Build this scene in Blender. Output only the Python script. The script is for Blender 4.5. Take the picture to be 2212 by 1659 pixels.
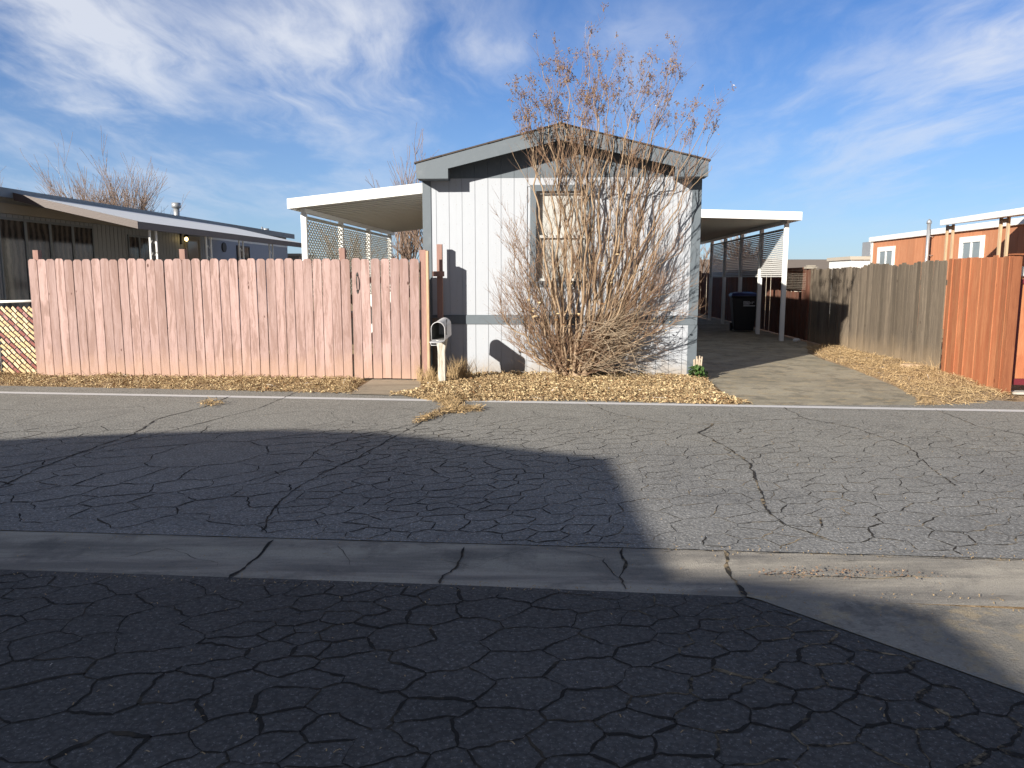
import bpy, math, random
from mathutils import Vector, Matrix, noise as mn
R = math.radians
for o in list(bpy.data.objects): bpy.data.objects.remove(o)
scn = bpy.context.scene
COL = scn.collection
# ------------------------------------------------------------------ camera
EYE = 1.58; PITCH = 7.87; FPX = 1661.0
cd = bpy.data.cameras.new("camera"); cam = bpy.data.objects.new("camera", cd); COL.objects.link(cam)
cam.location = (0, 0, EYE); cam.rotation_euler = (R(90 - PITCH), 0, 0)
cd.sensor_width = 36; cd.lens = 36 * FPX / 2212; cd.clip_end = 3000; cd.clip_start = .05
scn.camera = cam
# ------------------------------------------------------------------ node helpers
class NT:
    def __init__(s, nt): s.nt = nt
    def n(s, typ, ins=None, **kw):
        nd = s.nt.nodes.new(typ)
        for k, v in kw.items(): setattr(nd, k, v)
        for k, v in (ins or {}).items(): s.put(nd.inputs[k], v)
        return nd
    def put(s, sock, v):
        if isinstance(v, bpy.types.NodeSocket): s.nt.links.new(v, sock)
        else:
            if isinstance(v, (tuple, list)) and len(v) == 3 and sock.type == 'RGBA': v = (*v, 1)
            sock.default_value = v
    def m(s, op, a, b=0.0, c=None, clamp=False):
        nd = s.n('ShaderNodeMath', {0: a, 1: b}, operation=op, use_clamp=clamp)
        if c is not None: s.put(nd.inputs[2], c)
        return nd.outputs[0]
    def mix(s, f, a, b, bt='MIX'):
        return s.n('ShaderNodeMix', {0: f, 6: a, 7: b}, data_type='RGBA', blend_type=bt).outputs[2]
    def ramp(s, v, lo, hi, a=0.0, b=1.0, smooth=True):
        return s.n('ShaderNodeMapRange', {0: v, 1: lo, 2: hi, 3: a, 4: b}, interpolation_type='SMOOTHSTEP' if smooth else 'LINEAR').outputs[0]
    def noise(s, co, sc, det=4, rough=.55, dist=0.0, col=False):
        nd = s.n('ShaderNodeTexNoise', {'Vector': co, 'Scale': sc, 'Detail': det, 'Roughness': rough, 'Distortion': dist})
        return nd.outputs['Color' if col else 'Fac']
    def vor(s, co, sc, feat='F1', rnd=1.0):
        nd = s.n('ShaderNodeTexVoronoi', {'Vector': co, 'Scale': sc, 'Randomness': rnd}, feature=feat)
        return nd.outputs['Distance']
    def vm(s, op, a, b=(0, 0, 0)):
        return s.n('ShaderNodeVectorMath', {0: a, 1: b}, operation=op).outputs[0]
    def mapv(s, co, sc=(1, 1, 1), loc=(0, 0, 0), rot=(0, 0, 0)):
        return s.n('ShaderNodeMapping', {'Vector': co, 'Scale': sc, 'Location': loc, 'Rotation': rot}).outputs[0]
    def bump(s, h, d=.01, st=1.0):
        return s.n('ShaderNodeBump', {'Height': h, 'Distance': d, 'Strength': st}).outputs[0]
# ------------------------------------------------------------------ sky + sun
SUN = Vector((-.87, -1.0, .46)).normalized()
elev = math.asin(SUN.z)
w = bpy.data.worlds.new("World"); scn.world = w; w.use_nodes = True
T = NT(w.node_tree)
for nd in list(w.node_tree.nodes): w.node_tree.nodes.remove(nd)
sky = T.n('ShaderNodeTexSky', sky_type='NISHITA')
sky.sun_disc = False; sky.sun_elevation = elev
sky.sun_rotation = math.atan2(SUN.x, SUN.y) % (2 * math.pi)
sky.altitude = 700; sky.air_density = 1.0; sky.dust_density = .35; sky.ozone_density = 3.0
dirv = T.n('ShaderNodeTexCoord').outputs['Generated']
def pixdir(u, v):
    p = R(PITCH); x = (u - 1106) / FPX; y = -(v - 829.5) / FPX
    return Vector((x, math.cos(p) + y * math.sin(p), -math.sin(p) + y * math.cos(p))).normalized()
sep = T.n('ShaderNodeSeparateXYZ', {0: dirv})
zz = T.m('ADD', T.m('MAXIMUM', sep.outputs[2], 0.0), .12)
pl = T.n('ShaderNodeCombineXYZ', {0: T.m('DIVIDE', sep.outputs[0], zz), 1: T.m('DIVIDE', sep.outputs[1], zz), 2: 0.0}).outputs[0]
warp = T.vm('SCALE', T.vm('SUBTRACT', T.noise(pl, .7, 3, col=True), (.5, .5, .5)))
warp.node.inputs['Scale'].default_value = .75
pw = T.vm('ADD', pl, warp)
st = T.mapv(pw, sc=(1.0, .34, 1), rot=(0, 0, R(28)))
n1 = T.noise(st, 1.7, 12, .60, .2)
n2 = T.noise(T.mapv(pw, sc=(1.3, .45, 1), rot=(0, 0, R(-35)), loc=(4, 2, 0)), 6.5, 8, .6, .4)
n3 = T.noise(pw, 1.2, 6, .6)
blobs = [  # (u, v, angular radius in degrees, weight)
    (70, 30, 3.2, .9), (150, 45, 3.2, .9), (235, 60, 3.2, .75), (320, 95, 3.2, .7), (260, 130, 2.6, .5), (390, 105, 2.2, .5),
    (560, 70, 3.2, .6), (610, 140, 3, .95), (660, 195, 2.4, 1.0), (720, 190, 2.2, .8), (740, 90, 3.6, .95), (800, 60, 3.0, .7), (880, 140, 3.5, .65), (960, 200, 3.6, .5), (700, 10, 2.6, .8),
    (1015, 97, 1.0, 1.0), (1105, 121, 1.3, .9), (1340, 90, 3.0, .45), (600, 60, 2.5, .6), (1010, 40, 4, .35),
    (2130, 60, 2.4, .9), (2200, 90, 2.8, 1.0), (2120, 25, 1.6, .5),
    (1700, 260, 5, .4), (1900, 180, 6, .38), (2150, 260, 6, .42), (1500, 120, 4, .25), (2000, 330, 5, .35),
    (100, 190, 6, .35), (420, 330, 6, .45), (150, 330, 6, .45), (700, 330, 6, .45), (300, 220, 5, .3)]
acc = None
for (u, v, rad, wt) in blobs:
    c = pixdir(u, v)
    d = T.n('ShaderNodeVectorMath', {0: dirv, 1: tuple(c)}, operation='DOT_PRODUCT').outputs['Value']
    k = 1.0 / (R(rad) ** 2) * .9
    e = T.m('MULTIPLY', T.m('EXPONENT', T.m('MULTIPLY', T.m('SUBTRACT', d, 1.0), k * 2)), wt)
    acc = e if acc is None else T.m('ADD', acc, e)
dens = T.m('SUBTRACT', 1.0, T.m('EXPONENT', T.m('MULTIPLY', acc, -1.0)))
wisp = T.m('ADD', T.m('MULTIPLY', n1, .66), T.m('ADD', T.m('MULTIPLY', n2, .14), T.m('MULTIPLY', n3, .20)))
wr = T.ramp(wisp, .42, .64)
cl = T.m('MULTIPLY', dens, T.m('ADD', .07, T.m('MULTIPLY', wr, 1.0)))
cl = T.m('ADD', cl, T.m('MULTIPLY', wr, .10))
cl = T.m('MULTIPLY', T.m('MINIMUM', cl, 1.0), .80)
cl = T.m('MULTIPLY', cl, T.ramp(sep.outputs[2], .0, .10), clamp=True)
skyc = T.n('ShaderNodeHueSaturation', {'Saturation': 1.12, 'Value': 1.0, 'Color': sky.outputs[0]}).outputs[0]
skyb = T.mix(1.0, skyc, (.86, 1.02, 1.34), 'MULTIPLY')
CLOUDC = (8.6, 8.9, 9.6)
mixc = T.mix(cl, skyb, CLOUDC)
unseen_veil = T.m('MULTIPLY', T.m('MAXIMUM', T.ramp(sep.outputs[1], .25, -.35), T.ramp(sep.outputs[2], .55, .85)), T.ramp(n3, .2, .6, .62, .95))  # unseen veil overhead and behind camera, added to neutralise and dim sky fill
mixc = T.mix(unseen_veil, mixc, (2.2, 2.4, 2.8))
hz = T.ramp(sep.outputs[2], .0, .30, 1.0, 0.0)
mixc = T.mix(T.m('MULTIPLY', hz, .42), mixc, (4.4, 6.0, 8.4))
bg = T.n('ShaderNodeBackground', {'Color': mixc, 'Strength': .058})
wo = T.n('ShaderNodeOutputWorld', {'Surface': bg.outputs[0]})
sd = bpy.data.lights.new("sun", 'SUN'); sun = bpy.data.objects.new("sun", sd); COL.objects.link(sun)
sd.energy = 5.0; sd.angle = R(.55); sd.color = (1.0, .93, .83)
sun.rotation_euler = SUN.to_track_quat('Z', 'Y').to_euler(); sun.location = (-20, -20, 30)
scn.view_settings.view_transform = 'Standard'; scn.view_settings.look = 'None'
scn.view_settings.exposure = 0.74; scn.view_settings.gamma = 1
scn.render.engine = 'CYCLES'; scn.cycles.max_bounces = 6; scn.cycles.use_denoising = True

# ------------------------------------------------------------------ ground points of the photo, in metres
def ray(u, v):
    p = R(PITCH); x = (u - 1106) / FPX; y = -(v - 829.5) / FPX
    return x, math.cos(p) + y * math.sin(p), -math.sin(p) + y * math.cos(p)
def G(u, v, z=0.0):
    d = ray(u, v); t = (z - EYE) / d[2]; return Vector((d[0] * t, d[1] * t, z))
def A(u, v, Y):
    d = ray(u, v); t = Y / d[1]; return Vector((d[0] * t, Y, EYE + d[2] * t))
# ------------------------------------------------------------------ mesh helper
class M:
    def __init__(s): s.v = []; s.f = []; s.s = []
    def add(s, vs, fs, sm=False):
        b = len(s.v); s.v += [tuple(v) for v in vs]
        s.f += [tuple(b + i for i in f) for f in fs]; s.s += [sm] * len(fs)
    def box(s, x0, x1, y0, y1, z0, z1, mat=None):
        vs = [Vector((x, y, z)) for z in (z0, z1) for y in (y0, y1) for x in (x0, x1)]
        if mat is not None: vs = [mat @ v for v in vs]
        s.add(vs, [(0, 2, 3, 1), (4, 5, 7, 6), (0, 1, 5, 4), (2, 6, 7, 3), (0, 4, 6, 2), (1, 3, 7, 5)])
    def beam(s, a, b, w, h, up=(0, 0, 1)):
        a = Vector(a); b = Vector(b); d = (b - a).normalized(); up = Vector(up)
        if abs(d.dot(up)) > .98: up = Vector((0, 1, 0))
        x = d.cross(up).normalized() * w / 2; y = x.cross(d).normalized() * h / 2
        vs = [p + i * x + j * y for p in (a, b) for i, j in ((-1, -1), (1, -1), (1, 1), (-1, 1))]
        s.add(vs, [(3, 2, 1, 0), (4, 5, 6, 7), (0, 1, 5, 4), (1, 2, 6, 5), (2, 3, 7, 6), (3, 0, 4, 7)])
    def prism(s, pts, off):
        """polygon pts (3-D) extruded by off"""
        off = Vector(off); pts = [Vector(p) for p in pts]; n = len(pts)
        vs = pts + [p + off for p in pts]
        s.add(vs, [tuple(range(n)), tuple(range(2 * n - 1, n - 1, -1))] + [(i, i + n, (i + 1) % n + n, (i + 1) % n) for i in range(n)])
    def tube(s, pts, rad, n=6, cap=True):
        pts = [Vector(p) for p in pts]
        if not isinstance(rad, (list, tuple)): rad = [rad] * len(pts)
        d0 = (pts[1] - pts[0]).normalized(); u = d0.orthogonal().normalized()
        vs = []
        for i, p in enumerate(pts):
            d = (pts[min(i + 1, len(pts) - 1)] - pts[max(i - 1, 0)]).normalized()
            u = (u - d * u.dot(d)); u = u.normalized() if u.length > 1e-6 else d.orthogonal().normalized()
            w_ = d.cross(u)
            for k in range(n):
                a = 2 * math.pi * k / n
                vs.append(p + (u * math.cos(a) + w_ * math.sin(a)) * rad[i])
        fs = [(i * n + k, i * n + (k + 1) % n, (i + 1) * n + (k + 1) % n, (i + 1) * n + k) for i in range(len(pts) - 1) for k in range(n)]
        s.add(vs, fs, True)
        if cap:
            b = len(s.v) - len(vs)
            s.f.append(tuple(b + k for k in range(n - 1, -1, -1))); s.s.append(False)
            s.f.append(tuple(b + (len(pts) - 1) * n + k for k in range(n))); s.s.append(False)
    def build(s, name, mat, parent=None, bevel=0):
        me = bpy.data.meshes.new(name); me.from_pydata(s.v, [], s.f); me.update()
        me.polygons.foreach_set('use_smooth', s.s)
        me.materials.append(mat)
        o = bpy.data.objects.new(name, me); COL.objects.link(o)
        if parent is not None: o.parent = parent
        if bevel:
            b = o.modifiers.new("bevel", 'BEVEL'); b.width = bevel; b.segments = 2; b.limit_method = 'ANGLE'
        return o
def tag(o, label=None, cat=None, group=None, kind=None):
    if label: o['label'] = label
    if cat: o['category'] = cat
    if group: o['group'] = group
    if kind: o['kind'] = kind
    return o
def empty(name, loc, rz=0, **k):
    o = bpy.data.objects.new(name, None); COL.objects.link(o); o.location = loc; o.rotation_euler = (0, 0, rz)
    o.empty_display_size = .2
    return tag(o, **k)
# ------------------------------------------------------------------ materials
def newmat(name):
    m = bpy.data.materials.new(name); m.use_nodes = True
    t = NT(m.node_tree); b = m.node_tree.nodes['Principled BSDF']
    return m, t, b
def simple(name, col, rough=.6, var=.12, scale=6, bump=.002, bscale=40, metal=0, spec=.5, dirt=None, dsc=1.5, dlo=.5, dhi=.75, stretch=(1, 1, 1)):
    m, t, b = newmat(name)
    co = t.n('ShaderNodeTexCoord').outputs['Object']; cs = t.mapv(co, sc=stretch)
    n = t.noise(cs, scale, 6, .6)
    c = t.mix(n, tuple(x * (1 - var) for x in col), tuple(min(1, x * (1 + var)) for x in col))
    if dirt:
        c = t.mix(t.m('MULTIPLY', t.ramp(t.noise(cs, dsc, 8, .65), dlo, dhi), .8), c, dirt)
    t.put(b.inputs['Base Color'], c); b.inputs['Roughness'].default_value = rough; b.inputs['Metallic'].default_value = metal
    b.inputs['Specular IOR Level'].default_value = spec
    if bump: t.put(b.inputs['Normal'], t.bump(t.noise(cs, bscale, 5, .6), bump))
    return m
def wood(name, base, dark, light, patch=None, patch_amt=.5, isl=.25, knots=True, rough=.8, grain=1.0, dust=None, knotc=(.03, .02, .015), bump=.004):
    """vertical-grain boards: every board (mesh island) gets its own tone and grain"""
    m, t, b = newmat(name)
    co = t.n('ShaderNodeTexCoord').outputs['Object']
    isr = t.n('ShaderNodeNewGeometry').outputs['Random Per Island']
    off = t.n('ShaderNodeCombineXYZ', {0: t.m('MULTIPLY', isr, 31.0), 1: t.m('MULTIPLY', isr, 17.0), 2: t.m('MULTIPLY', isr, 53.0)}).outputs[0]
    c0 = t.vm('ADD', co, off)
    wv = t.vm('SUBTRACT', t.noise(c0, 2.5, 2, col=True), (.5, .5, .5)); wv = t.vm('MULTIPLY', wv, (.09, .09, 0))
    c1 = t.vm('ADD', c0, wv)
    g1 = t.noise(t.mapv(c1, sc=(26, 26, 1.3)), 1.0, 6, .65)
    g2 = t.noise(t.mapv(c1, sc=(90, 90, 2.2)), 1.0, 4, .6)
    g = t.m('ADD', t.m('MULTIPLY', g1, .65), t.m('MULTIPLY', g2, .35))
    c = t.mix(t.ramp(g, .36, .64), dark, light)
    c = t.mix(1.0 - .75 * grain if grain < 1 else .25, c, base)
    c = t.mix(isl, c, t.mix(isr, tuple(x * .45 for x in base), tuple(min(1, x * 1.5) for x in base)))
    if patch:
        pn = t.m('ADD', t.m('MULTIPLY', t.noise(t.mapv(c1, sc=(11, 11, 1.1)), 1.0, 7, .7), .65), t.m('MULTIPLY', g1, .35))
        c = t.mix(t.m('MULTIPLY', t.ramp(pn, .455, .57), patch_amt), c, patch)
    if knots:
        kv = t.vor(t.mapv(c0, sc=(4.5, 4.5, 2.4)), 1.0)
        c = t.mix(t.ramp(kv, .05, .085, .9, 0.0), c, knotc)
    if dust:
        sz = t.n('ShaderNodeSeparateXYZ', {0: co}).outputs[2]
        dz = t.m('ADD', sz, t.m('MULTIPLY', t.m('SUBTRACT', t.noise(c0, 3, 5), .5), .5))
        c = t.mix(t.m('MULTIPLY', t.ramp(dz, .0, .55, 1.0, 0.0), .75), c, dust)
    t.put(b.inputs['Base Color'], c); b.inputs['Roughness'].default_value = rough; b.inputs['Specular IOR Level'].default_value = .25
    t.put(b.inputs['Normal'], t.bump(g, bump, .8))
    return m
MAT = {}
MAT['white_wall'] = simple('white painted siding', (.42, .448, .488), .65, .04, 5, .0015, 60, dirt=(.50, .50, .50), dsc=1.1, dlo=.62, dhi=.9, stretch=(3, 3, .8))
_m = MAT['white_wall']; _t = NT(_m.node_tree); _b = _m.node_tree.nodes['Principled BSDF']; _src = _b.inputs['Base Color'].links[0].from_socket
_co = _t.n('ShaderNodeTexCoord').outputs['Object']; _z = _t.n('ShaderNodeSeparateXYZ', {0: _co}).outputs[2]
_zz = _t.m('ADD', _z, _t.m('MULTIPLY', _t.m('SUBTRACT', _t.noise(_co, 5, 6, .7), .5), .55))
_c = _t.mix(_t.m('MULTIPLY', _t.ramp(_zz, .02, .38, 1.0, 0.0), .7), _src, (.34, .29, .23))
_st = _t.noise(_t.mapv(_co, sc=(16, 16, .5)), 1.0, 5, .6)
_c = _t.mix(_t.m('MULTIPLY', _t.ramp(_st, .58, .78), .35), _c, (.27, .265, .26))
_nd = _t.vor(_t.mapv(_co, sc=(4.843, 1, 3.3), loc=(.42, 0, 0)), 1.0, rnd=0.0)
_t.put(_b.inputs['Base Color'], _t.mix(_t.ramp(_nd, .012, .03, .55, 0.0), _c, (.22, .17, .13)))
MAT['grey_trim'] = simple('blue grey trim paint', (.118, .143, .165), .6, .08, 7, .0015, 50, dirt=(.16, .185, .205), dsc=4, dlo=.5, dhi=.8)
MAT['soffit'] = simple('soffit paint', (.085, .105, .12), .7, .1)
MAT['shingle'] = simple('brown shingles', (.085, .07, .062), .9, .4, 14, .01, 25, spec=.2)
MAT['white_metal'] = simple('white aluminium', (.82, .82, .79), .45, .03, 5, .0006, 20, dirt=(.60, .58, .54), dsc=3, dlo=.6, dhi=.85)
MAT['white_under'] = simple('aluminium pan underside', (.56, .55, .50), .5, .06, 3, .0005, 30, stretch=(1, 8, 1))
MAT['louver'] = simple('aluminium louver', (.62, .62, .60), .5, .05)
MAT['lattice_metal'] = simple('painted lattice metal', (.50, .50, .43), .5, .08)
MAT['foundation'] = simple('pale concrete footing', (.50, .47, .42), .9, .15, 12, .004, 60)
MAT['blind'] = simple('cream blinds', (.60, .60, .57), .7, .03)
MAT['sash'] = simple('beige vinyl sash', (.50, .50, .48), .5, .05)
MAT['pink'] = wood('peeling pink paint', (.43, .298, .272), (.32, .215, .195), (.51, .37, .342), patch=(.27, .175, .15), patch_amt=.85, isl=.28, dust=(.47, .31, .23), knotc=(.09, .045, .035), bump=.0035)
MAT['pinkpost'] = wood('pink post', (.36, .215, .18), (.28, .16, .135), (.42, .26, .22), patch=(.24, .15, .12), isl=.1, knots=False)
MAT['tanwood'] = wood('raw tan wood', (.50, .36, .23), (.42, .28, .17), (.60, .46, .30), isl=.1, knots=False)
MAT['darkstake'] = wood('dark weathered wood', (.14, .105, .08), (.08, .06, .05), (.2, .16, .12), isl=.1, knots=False)
MAT['grey_fence'] = wood('weathered grey boards', (.150, .122, .092), (.040, .031, .023), (.33, .275, .205), patch=(.095, .078, .062), patch_amt=.55, isl=.75, dust=(.30, .225, .145), bump=.008)
MAT['red_fence'] = wood('faded red stained boards', (.14, .055, .036), (.06, .026, .018), (.22, .10, .065), patch=(.11, .08, .06), patch_amt=.6, isl=.4)
MAT['orange_fence'] = wood('orange stained boards', (.45, .178, .082), (.26, .090, .042), (.60, .285, .145), patch=(.36, .095, .042), patch_amt=.5, isl=.35, knotc=(.16, .045, .02), grain=.9)
MAT['old_brown'] = wood('older brown stained board', (.26, .095, .045), (.2, .07, .035), (.32, .125, .06), isl=.1)  # end board and post: older wood with a darker stain
MAT['orange_wall'] = wood('orange brown panel siding', (.50, .225, .118), (.44, .190, .098), (.57, .275, .155), patch=(.42, .165, .08), patch_amt=.5, isl=.2, knots=False, bump=.001)
MAT['maroon'] = simple('maroon steel', (.15, .018, .028), .5, .1)
MAT['lb_siding'] = simple('grey metal siding', (.30, .315, .33), .55, .06, 3, .0008, 20)
MAT['blue_siding'] = simple('blue grey siding', (.33, .37, .44), .6, .05)
MAT['tan_siding'] = simple('tan grey siding', (.33, .30, .25), .7, .08)
MAT['lhroof'] = simple('grey metal roof', (.20, .225, .245), .5, .08)
MAT['browntrim'] = simple('brown metal fascia', (.085, .060, .052), .5, .06)
MAT['awning_top'] = simple('white awning sheet', (.90, .90, .87), .5, .03)
MAT['curtain'] = simple('dark curtains', (.10, .085, .075), .9, .3, 4, .01, 5, stretch=(6, 6, .2))
MAT['blackiron'] = simple('black iron', (.018, .018, .018), .5, .1)
MAT['galv'] = simple('galvanized steel', (.40, .41, .42), .45, .1, 8, metal=.5)
MAT['mailbox'] = simple('scuffed white mailbox', (.62, .62, .63), .4, .06, 6, .001, 20, dirt=(.42, .40, .38), dsc=5, dlo=.52, dhi=.8)
MAT['mailin'] = simple('bare metal inside', (.20, .20, .19), .5, .2, metal=.4)
MAT['mailpost'] = wood('flaking white post', (.66, .65, .58), (.5, .48, .42), (.8, .79, .72), patch=(.30, .26, .20), patch_amt=.85, isl=.05)
MAT['slat_tan'] = simple('tan plastic slat', (.64, .46, .25), .55, .1)
MAT['slat_red'] = simple('maroon plastic slat', (.27, .085, .07), .5, .15)
MAT['bin'] = simple('black plastic', (.006, .006, .008), .5, .1)
MAT['binlid'] = simple('navy plastic lid', (.012, .02, .10), .45, .1)
MAT['sticker'] = simple('pale print', (.55, .57, .60), .6, .3, 30)
MAT['rubber'] = simple('rubber', (.02, .02, .02), .8, .1)
MAT['stump'] = simple('bleached wood', (.46, .38, .29), .85, .25, 20, stretch=(3, 3, .5))
MAT['rock'] = simple('tan rock', (.42, .30, .19), .9, .2, 8, .01, 20)
MAT['roofbrown'] = simple('distant brown shingles', (.20, .165, .135), .9, .15, 2, .01, 5)
MAT['hill'] = simple('dry hills', (.26, .20, .13), .95, .2, .05, 0)
MAT['plaster'] = simple('distant plaster', (.45, .40, .33), .9, .08)
def glassmat(name, col, rough=.06):
    m, t, b = newmat(name); co = t.n('ShaderNodeTexCoord').outputs['Object']
    t.put(b.inputs['Base Color'], t.mix(t.noise(co, 2, 3), tuple(x * .6 for x in col), col))
    b.inputs['Roughness'].default_value = rough; b.inputs['Specular IOR Level'].default_value = .9
    return m
MAT['glass'] = glassmat('window glass', (.10, .12, .13))
MAT['glass_pale'] = glassmat('pale curtained glass', (.28, .33, .35), .1)
m, t, b = newmat('lit bulb'); b.inputs['Base Color'].default_value = (1, .8, .4, 1); b.inputs['Emission Color'].default_value = (1, .72, .28, 1); b.inputs['Emission Strength'].default_value = 5; MAT['bulb'] = m

def islandmat(name, cols, rough=.8, nscale=30, trans=0):
    m, t, b = newmat(name)
    isr = t.n('ShaderNodeNewGeometry').outputs['Random Per Island']
    cr = t.n('ShaderNodeValToRGB', {0: isr}); cr.color_ramp.interpolation = 'LINEAR'
    el = cr.color_ramp.elements
    for i, c in enumerate(cols):
        p = i / (len(cols) - 1)
        e = el[0] if i == 0 else (el[1] if i == len(cols) - 1 else el.new(p))
        e.position = p; e.color = (*c, 1)
    co = t.n('ShaderNodeTexCoord').outputs['Object']
    c = t.mix(t.noise(co, nscale, 3), cr.outputs[0], t.mix(1.0, cr.outputs[0], (.6, .55, .5), 'MULTIPLY'))
    t.put(b.inputs['Base Color'], c); b.inputs['Roughness'].default_value = rough; b.inputs['Specular IOR Level'].default_value = .25
    return m
MAT['leaf'] = islandmat('dry fallen leaves', [(.24, .13, .06), (.60, .44, .24), (.84, .70, .46), (.56, .38, .19), (.88, .76, .52), (.20, .11, .06), (.78, .62, .36), (.66, .48, .25), (.86, .72, .44)])
MAT['straw'] = islandmat('dry straw', [(.60, .45, .25), (.84, .68, .44), (.72, .55, .33), (.90, .77, .54), (.46, .33, .18)])
MAT['bark'] = islandmat('tan shrub bark', [(.36, .26, .17), (.52, .40, .27), (.43, .32, .21), (.60, .48, .34), (.27, .19, .125), (.47, .36, .25)], nscale=14)
MAT['twig'] = islandmat('reddish twigs', [(.32, .21, .14), (.46, .33, .22), (.27, .17, .12), (.52, .38, .26), (.38, .25, .17)], nscale=20)
MAT['seed'] = islandmat('dried seed heads', [(.20, .125, .09), (.34, .22, .15), (.26, .155, .11), (.42, .30, .20)])
MAT['greytwig'] = islandmat('dead grey twigs', [(.32, .25, .18), (.42, .34, .25), (.24, .17, .12), (.50, .41, .30)])
MAT['fartwig'] = islandmat('far bare branches', [(.36, .26, .20), (.48, .36, .27), (.30, .22, .17)])
MAT['green'] = islandmat('green weed leaves', [(.05, .12, .03), (.09, .19, .05), (.04, .09, .025), (.13, .22, .07)], .55)

def dirtmat():
    m, t, b = newmat('dry sandy dirt'); co = t.n('ShaderNodeTexCoord').outputs['Object']
    n = t.noise(co, .8, 8, .65); f = t.noise(co, 26, 5, .7)
    c = t.mix(n, (.42, .30, .18), (.60, .46, .30)); c = t.mix(t.ramp(f, .35, .7), t.mix(1, c, (.62, .6, .58), 'MULTIPLY'), c)
    t.put(b.inputs['Base Color'], c); b.inputs['Roughness'].default_value = .95; b.inputs['Specular IOR Level'].default_value = .1
    t.put(b.inputs['Normal'], t.bump(f, .02)); return m
MAT['dirt'] = dirtmat()

def asphalt(name, base_d, base_l, cell, crackw, patchy, straw, tint_far=None, smallamt=1.0, bigamt=1.0):
    m, t, b = newmat(name)
    co = t.n('ShaderNodeTexCoord').outputs['Object']
    w1 = t.vm('MULTIPLY', t.vm('SUBTRACT', t.noise(co, 1.3, 2, col=True), (.5, .5, .5)), (.20, .18, 0))
    w2 = t.vm('MULTIPLY', t.vm('SUBTRACT', t.noise(co, 7, 4, .65, col=True), (.5, .5, .5)), (.06, .06, 0))
    p = t.vm('ADD', t.vm('ADD', co, w1), w2)
    pa = t.mapv(p, sc=(1, 1.05, 1), rot=(0, 0, R(14)))
    big = t.vor(pa, cell * .42, 'DISTANCE_TO_EDGE', 1.0)
    mid = t.vor(t.mapv(pa, loc=(3.3, 1.7, 0)), cell, 'DISTANCE_TO_EDGE', .85)
    small = t.vor(t.mapv(pa, loc=(7.1, 5.2, 0)), cell * 1.9, 'DISTANCE_TO_EDGE', .8)
    wn = t.ramp(t.noise(co, 2.2, 4, .6), .3, .75, .5, 1.15)
    area = t.noise(co, .42, 3, .5)
    def line(d, wd, amt):
        ww = t.m('MULTIPLY', wn, wd)
        return t.m('MULTIPLY', t.n('ShaderNodeMapRange', {0: d, 1: t.m('MULTIPLY', ww, .25), 2: ww, 3: 1.0, 4: 0.0}, interpolation_type='SMOOTHSTEP').outputs[0], amt)
    a1 = t.ramp(area, .52 - patchy, .58 - patchy * .6)
    a2 = t.m('MULTIPLY', t.m('MULTIPLY', t.ramp(t.noise(t.mapv(co, loc=(9, 3, 0)), .7, 3), .44, .55), a1), smallamt)
    L = line(small, crackw * cell * .8, t.m('MULTIPLY', a2, .35))
    # base tone
    n = t.noise(co, .55, 7, .6); stn = t.noise(t.mapv(co, sc=(.25, 1.6, 1)), 1.0, 6, .6)
    c = t.mix(t.ramp(t.m('ADD', t.m('MULTIPLY', n, .5), t.m('MULTIPLY', stn, .5)), .35, .65), base_d, base_l)
    if tint_far:
        sy = t.n('ShaderNodeSeparateXYZ', {0: co})
        yy = t.m('ADD', t.m('ADD', sy.outputs[1], t.m('MULTIPLY', sy.outputs[0], .1)), t.m('MULTIPLY', t.m('SUBTRACT', n, .5), 2.5))
        c = t.mix(t.ramp(yy, 5.0, 8.2), c, tint_far)
    # tone of each slab a little different
    cid = t.n('ShaderNodeTexVoronoi', {'Vector': t.mapv(pa, loc=(3.3, 1.7, 0)), 'Scale': cell, 'Randomness': .85}).outputs['Color']
    c = t.mix(t.m('MULTIPLY', a1, .10), c, t.mix(1, c, t.mix(cid, (.35, .35, .35), (1.6, 1.6, 1.6)), 'MULTIPLY'))
    ag = t.vor(co, 48); ag2 = t.noise(co, 62, 3, .8)
    spk = t.ramp(ag2, .55, .68)
    c = t.mix(t.m('MULTIPLY', spk, .85), c, t.mix(1, c, (3.0, 3.0, 3.05), 'MULTIPLY'))
    c = t.mix(t.m('MULTIPLY', t.ramp(ag, .35, .7), .45), c, t.mix(1, c, (.4, .4, .4), 'MULTIPLY'))
    blot = t.noise(t.mapv(co, sc=(.6, 1, 1), loc=(2, 8, 0)), 1.6, 7, .7)
    c = t.mix(t.m('MULTIPLY', t.ramp(blot, .56, .74), .35), c, t.mix(1, c, (.62, .62, .64), 'MULTIPLY'))
    tr = t.m('MULTIPLY', t.ramp(t.noise(co, 1.1, 5, .7), straw, straw + .07), t.ramp(t.noise(co, 9, 3), .42, .55))
    crc = t.mix(tr, t.mix(t.noise(co, 5, 3), (.008, .007, .007), (.035, .028, .02)), (.42, .31, .17))
    c = t.mix(t.m('MULTIPLY', L, .93), c, crc)
    t.put(b.inputs['Base Color'], c); b.inputs['Roughness'].default_value = .88; b.inputs['Specular IOR Level'].default_value = .3
    h = t.m('ADD', t.m('MULTIPLY', L, -1.0), t.m('ADD', t.m('MULTIPLY', ag2, .28), t.m('MULTIPLY', ag, -.25)))
    t.put(b.inputs['Normal'], t.bump(h, .012, .9)); return m
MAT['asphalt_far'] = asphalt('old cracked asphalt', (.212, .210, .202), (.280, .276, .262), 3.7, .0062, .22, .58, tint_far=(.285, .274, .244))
MAT['asphalt_near'] = asphalt('dark alligator cracked asphalt', (.086, .083, .079), (.120, .115, .109), 2.45, .0100, .5, .66, smallamt=.55, bigamt=.8)
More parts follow.
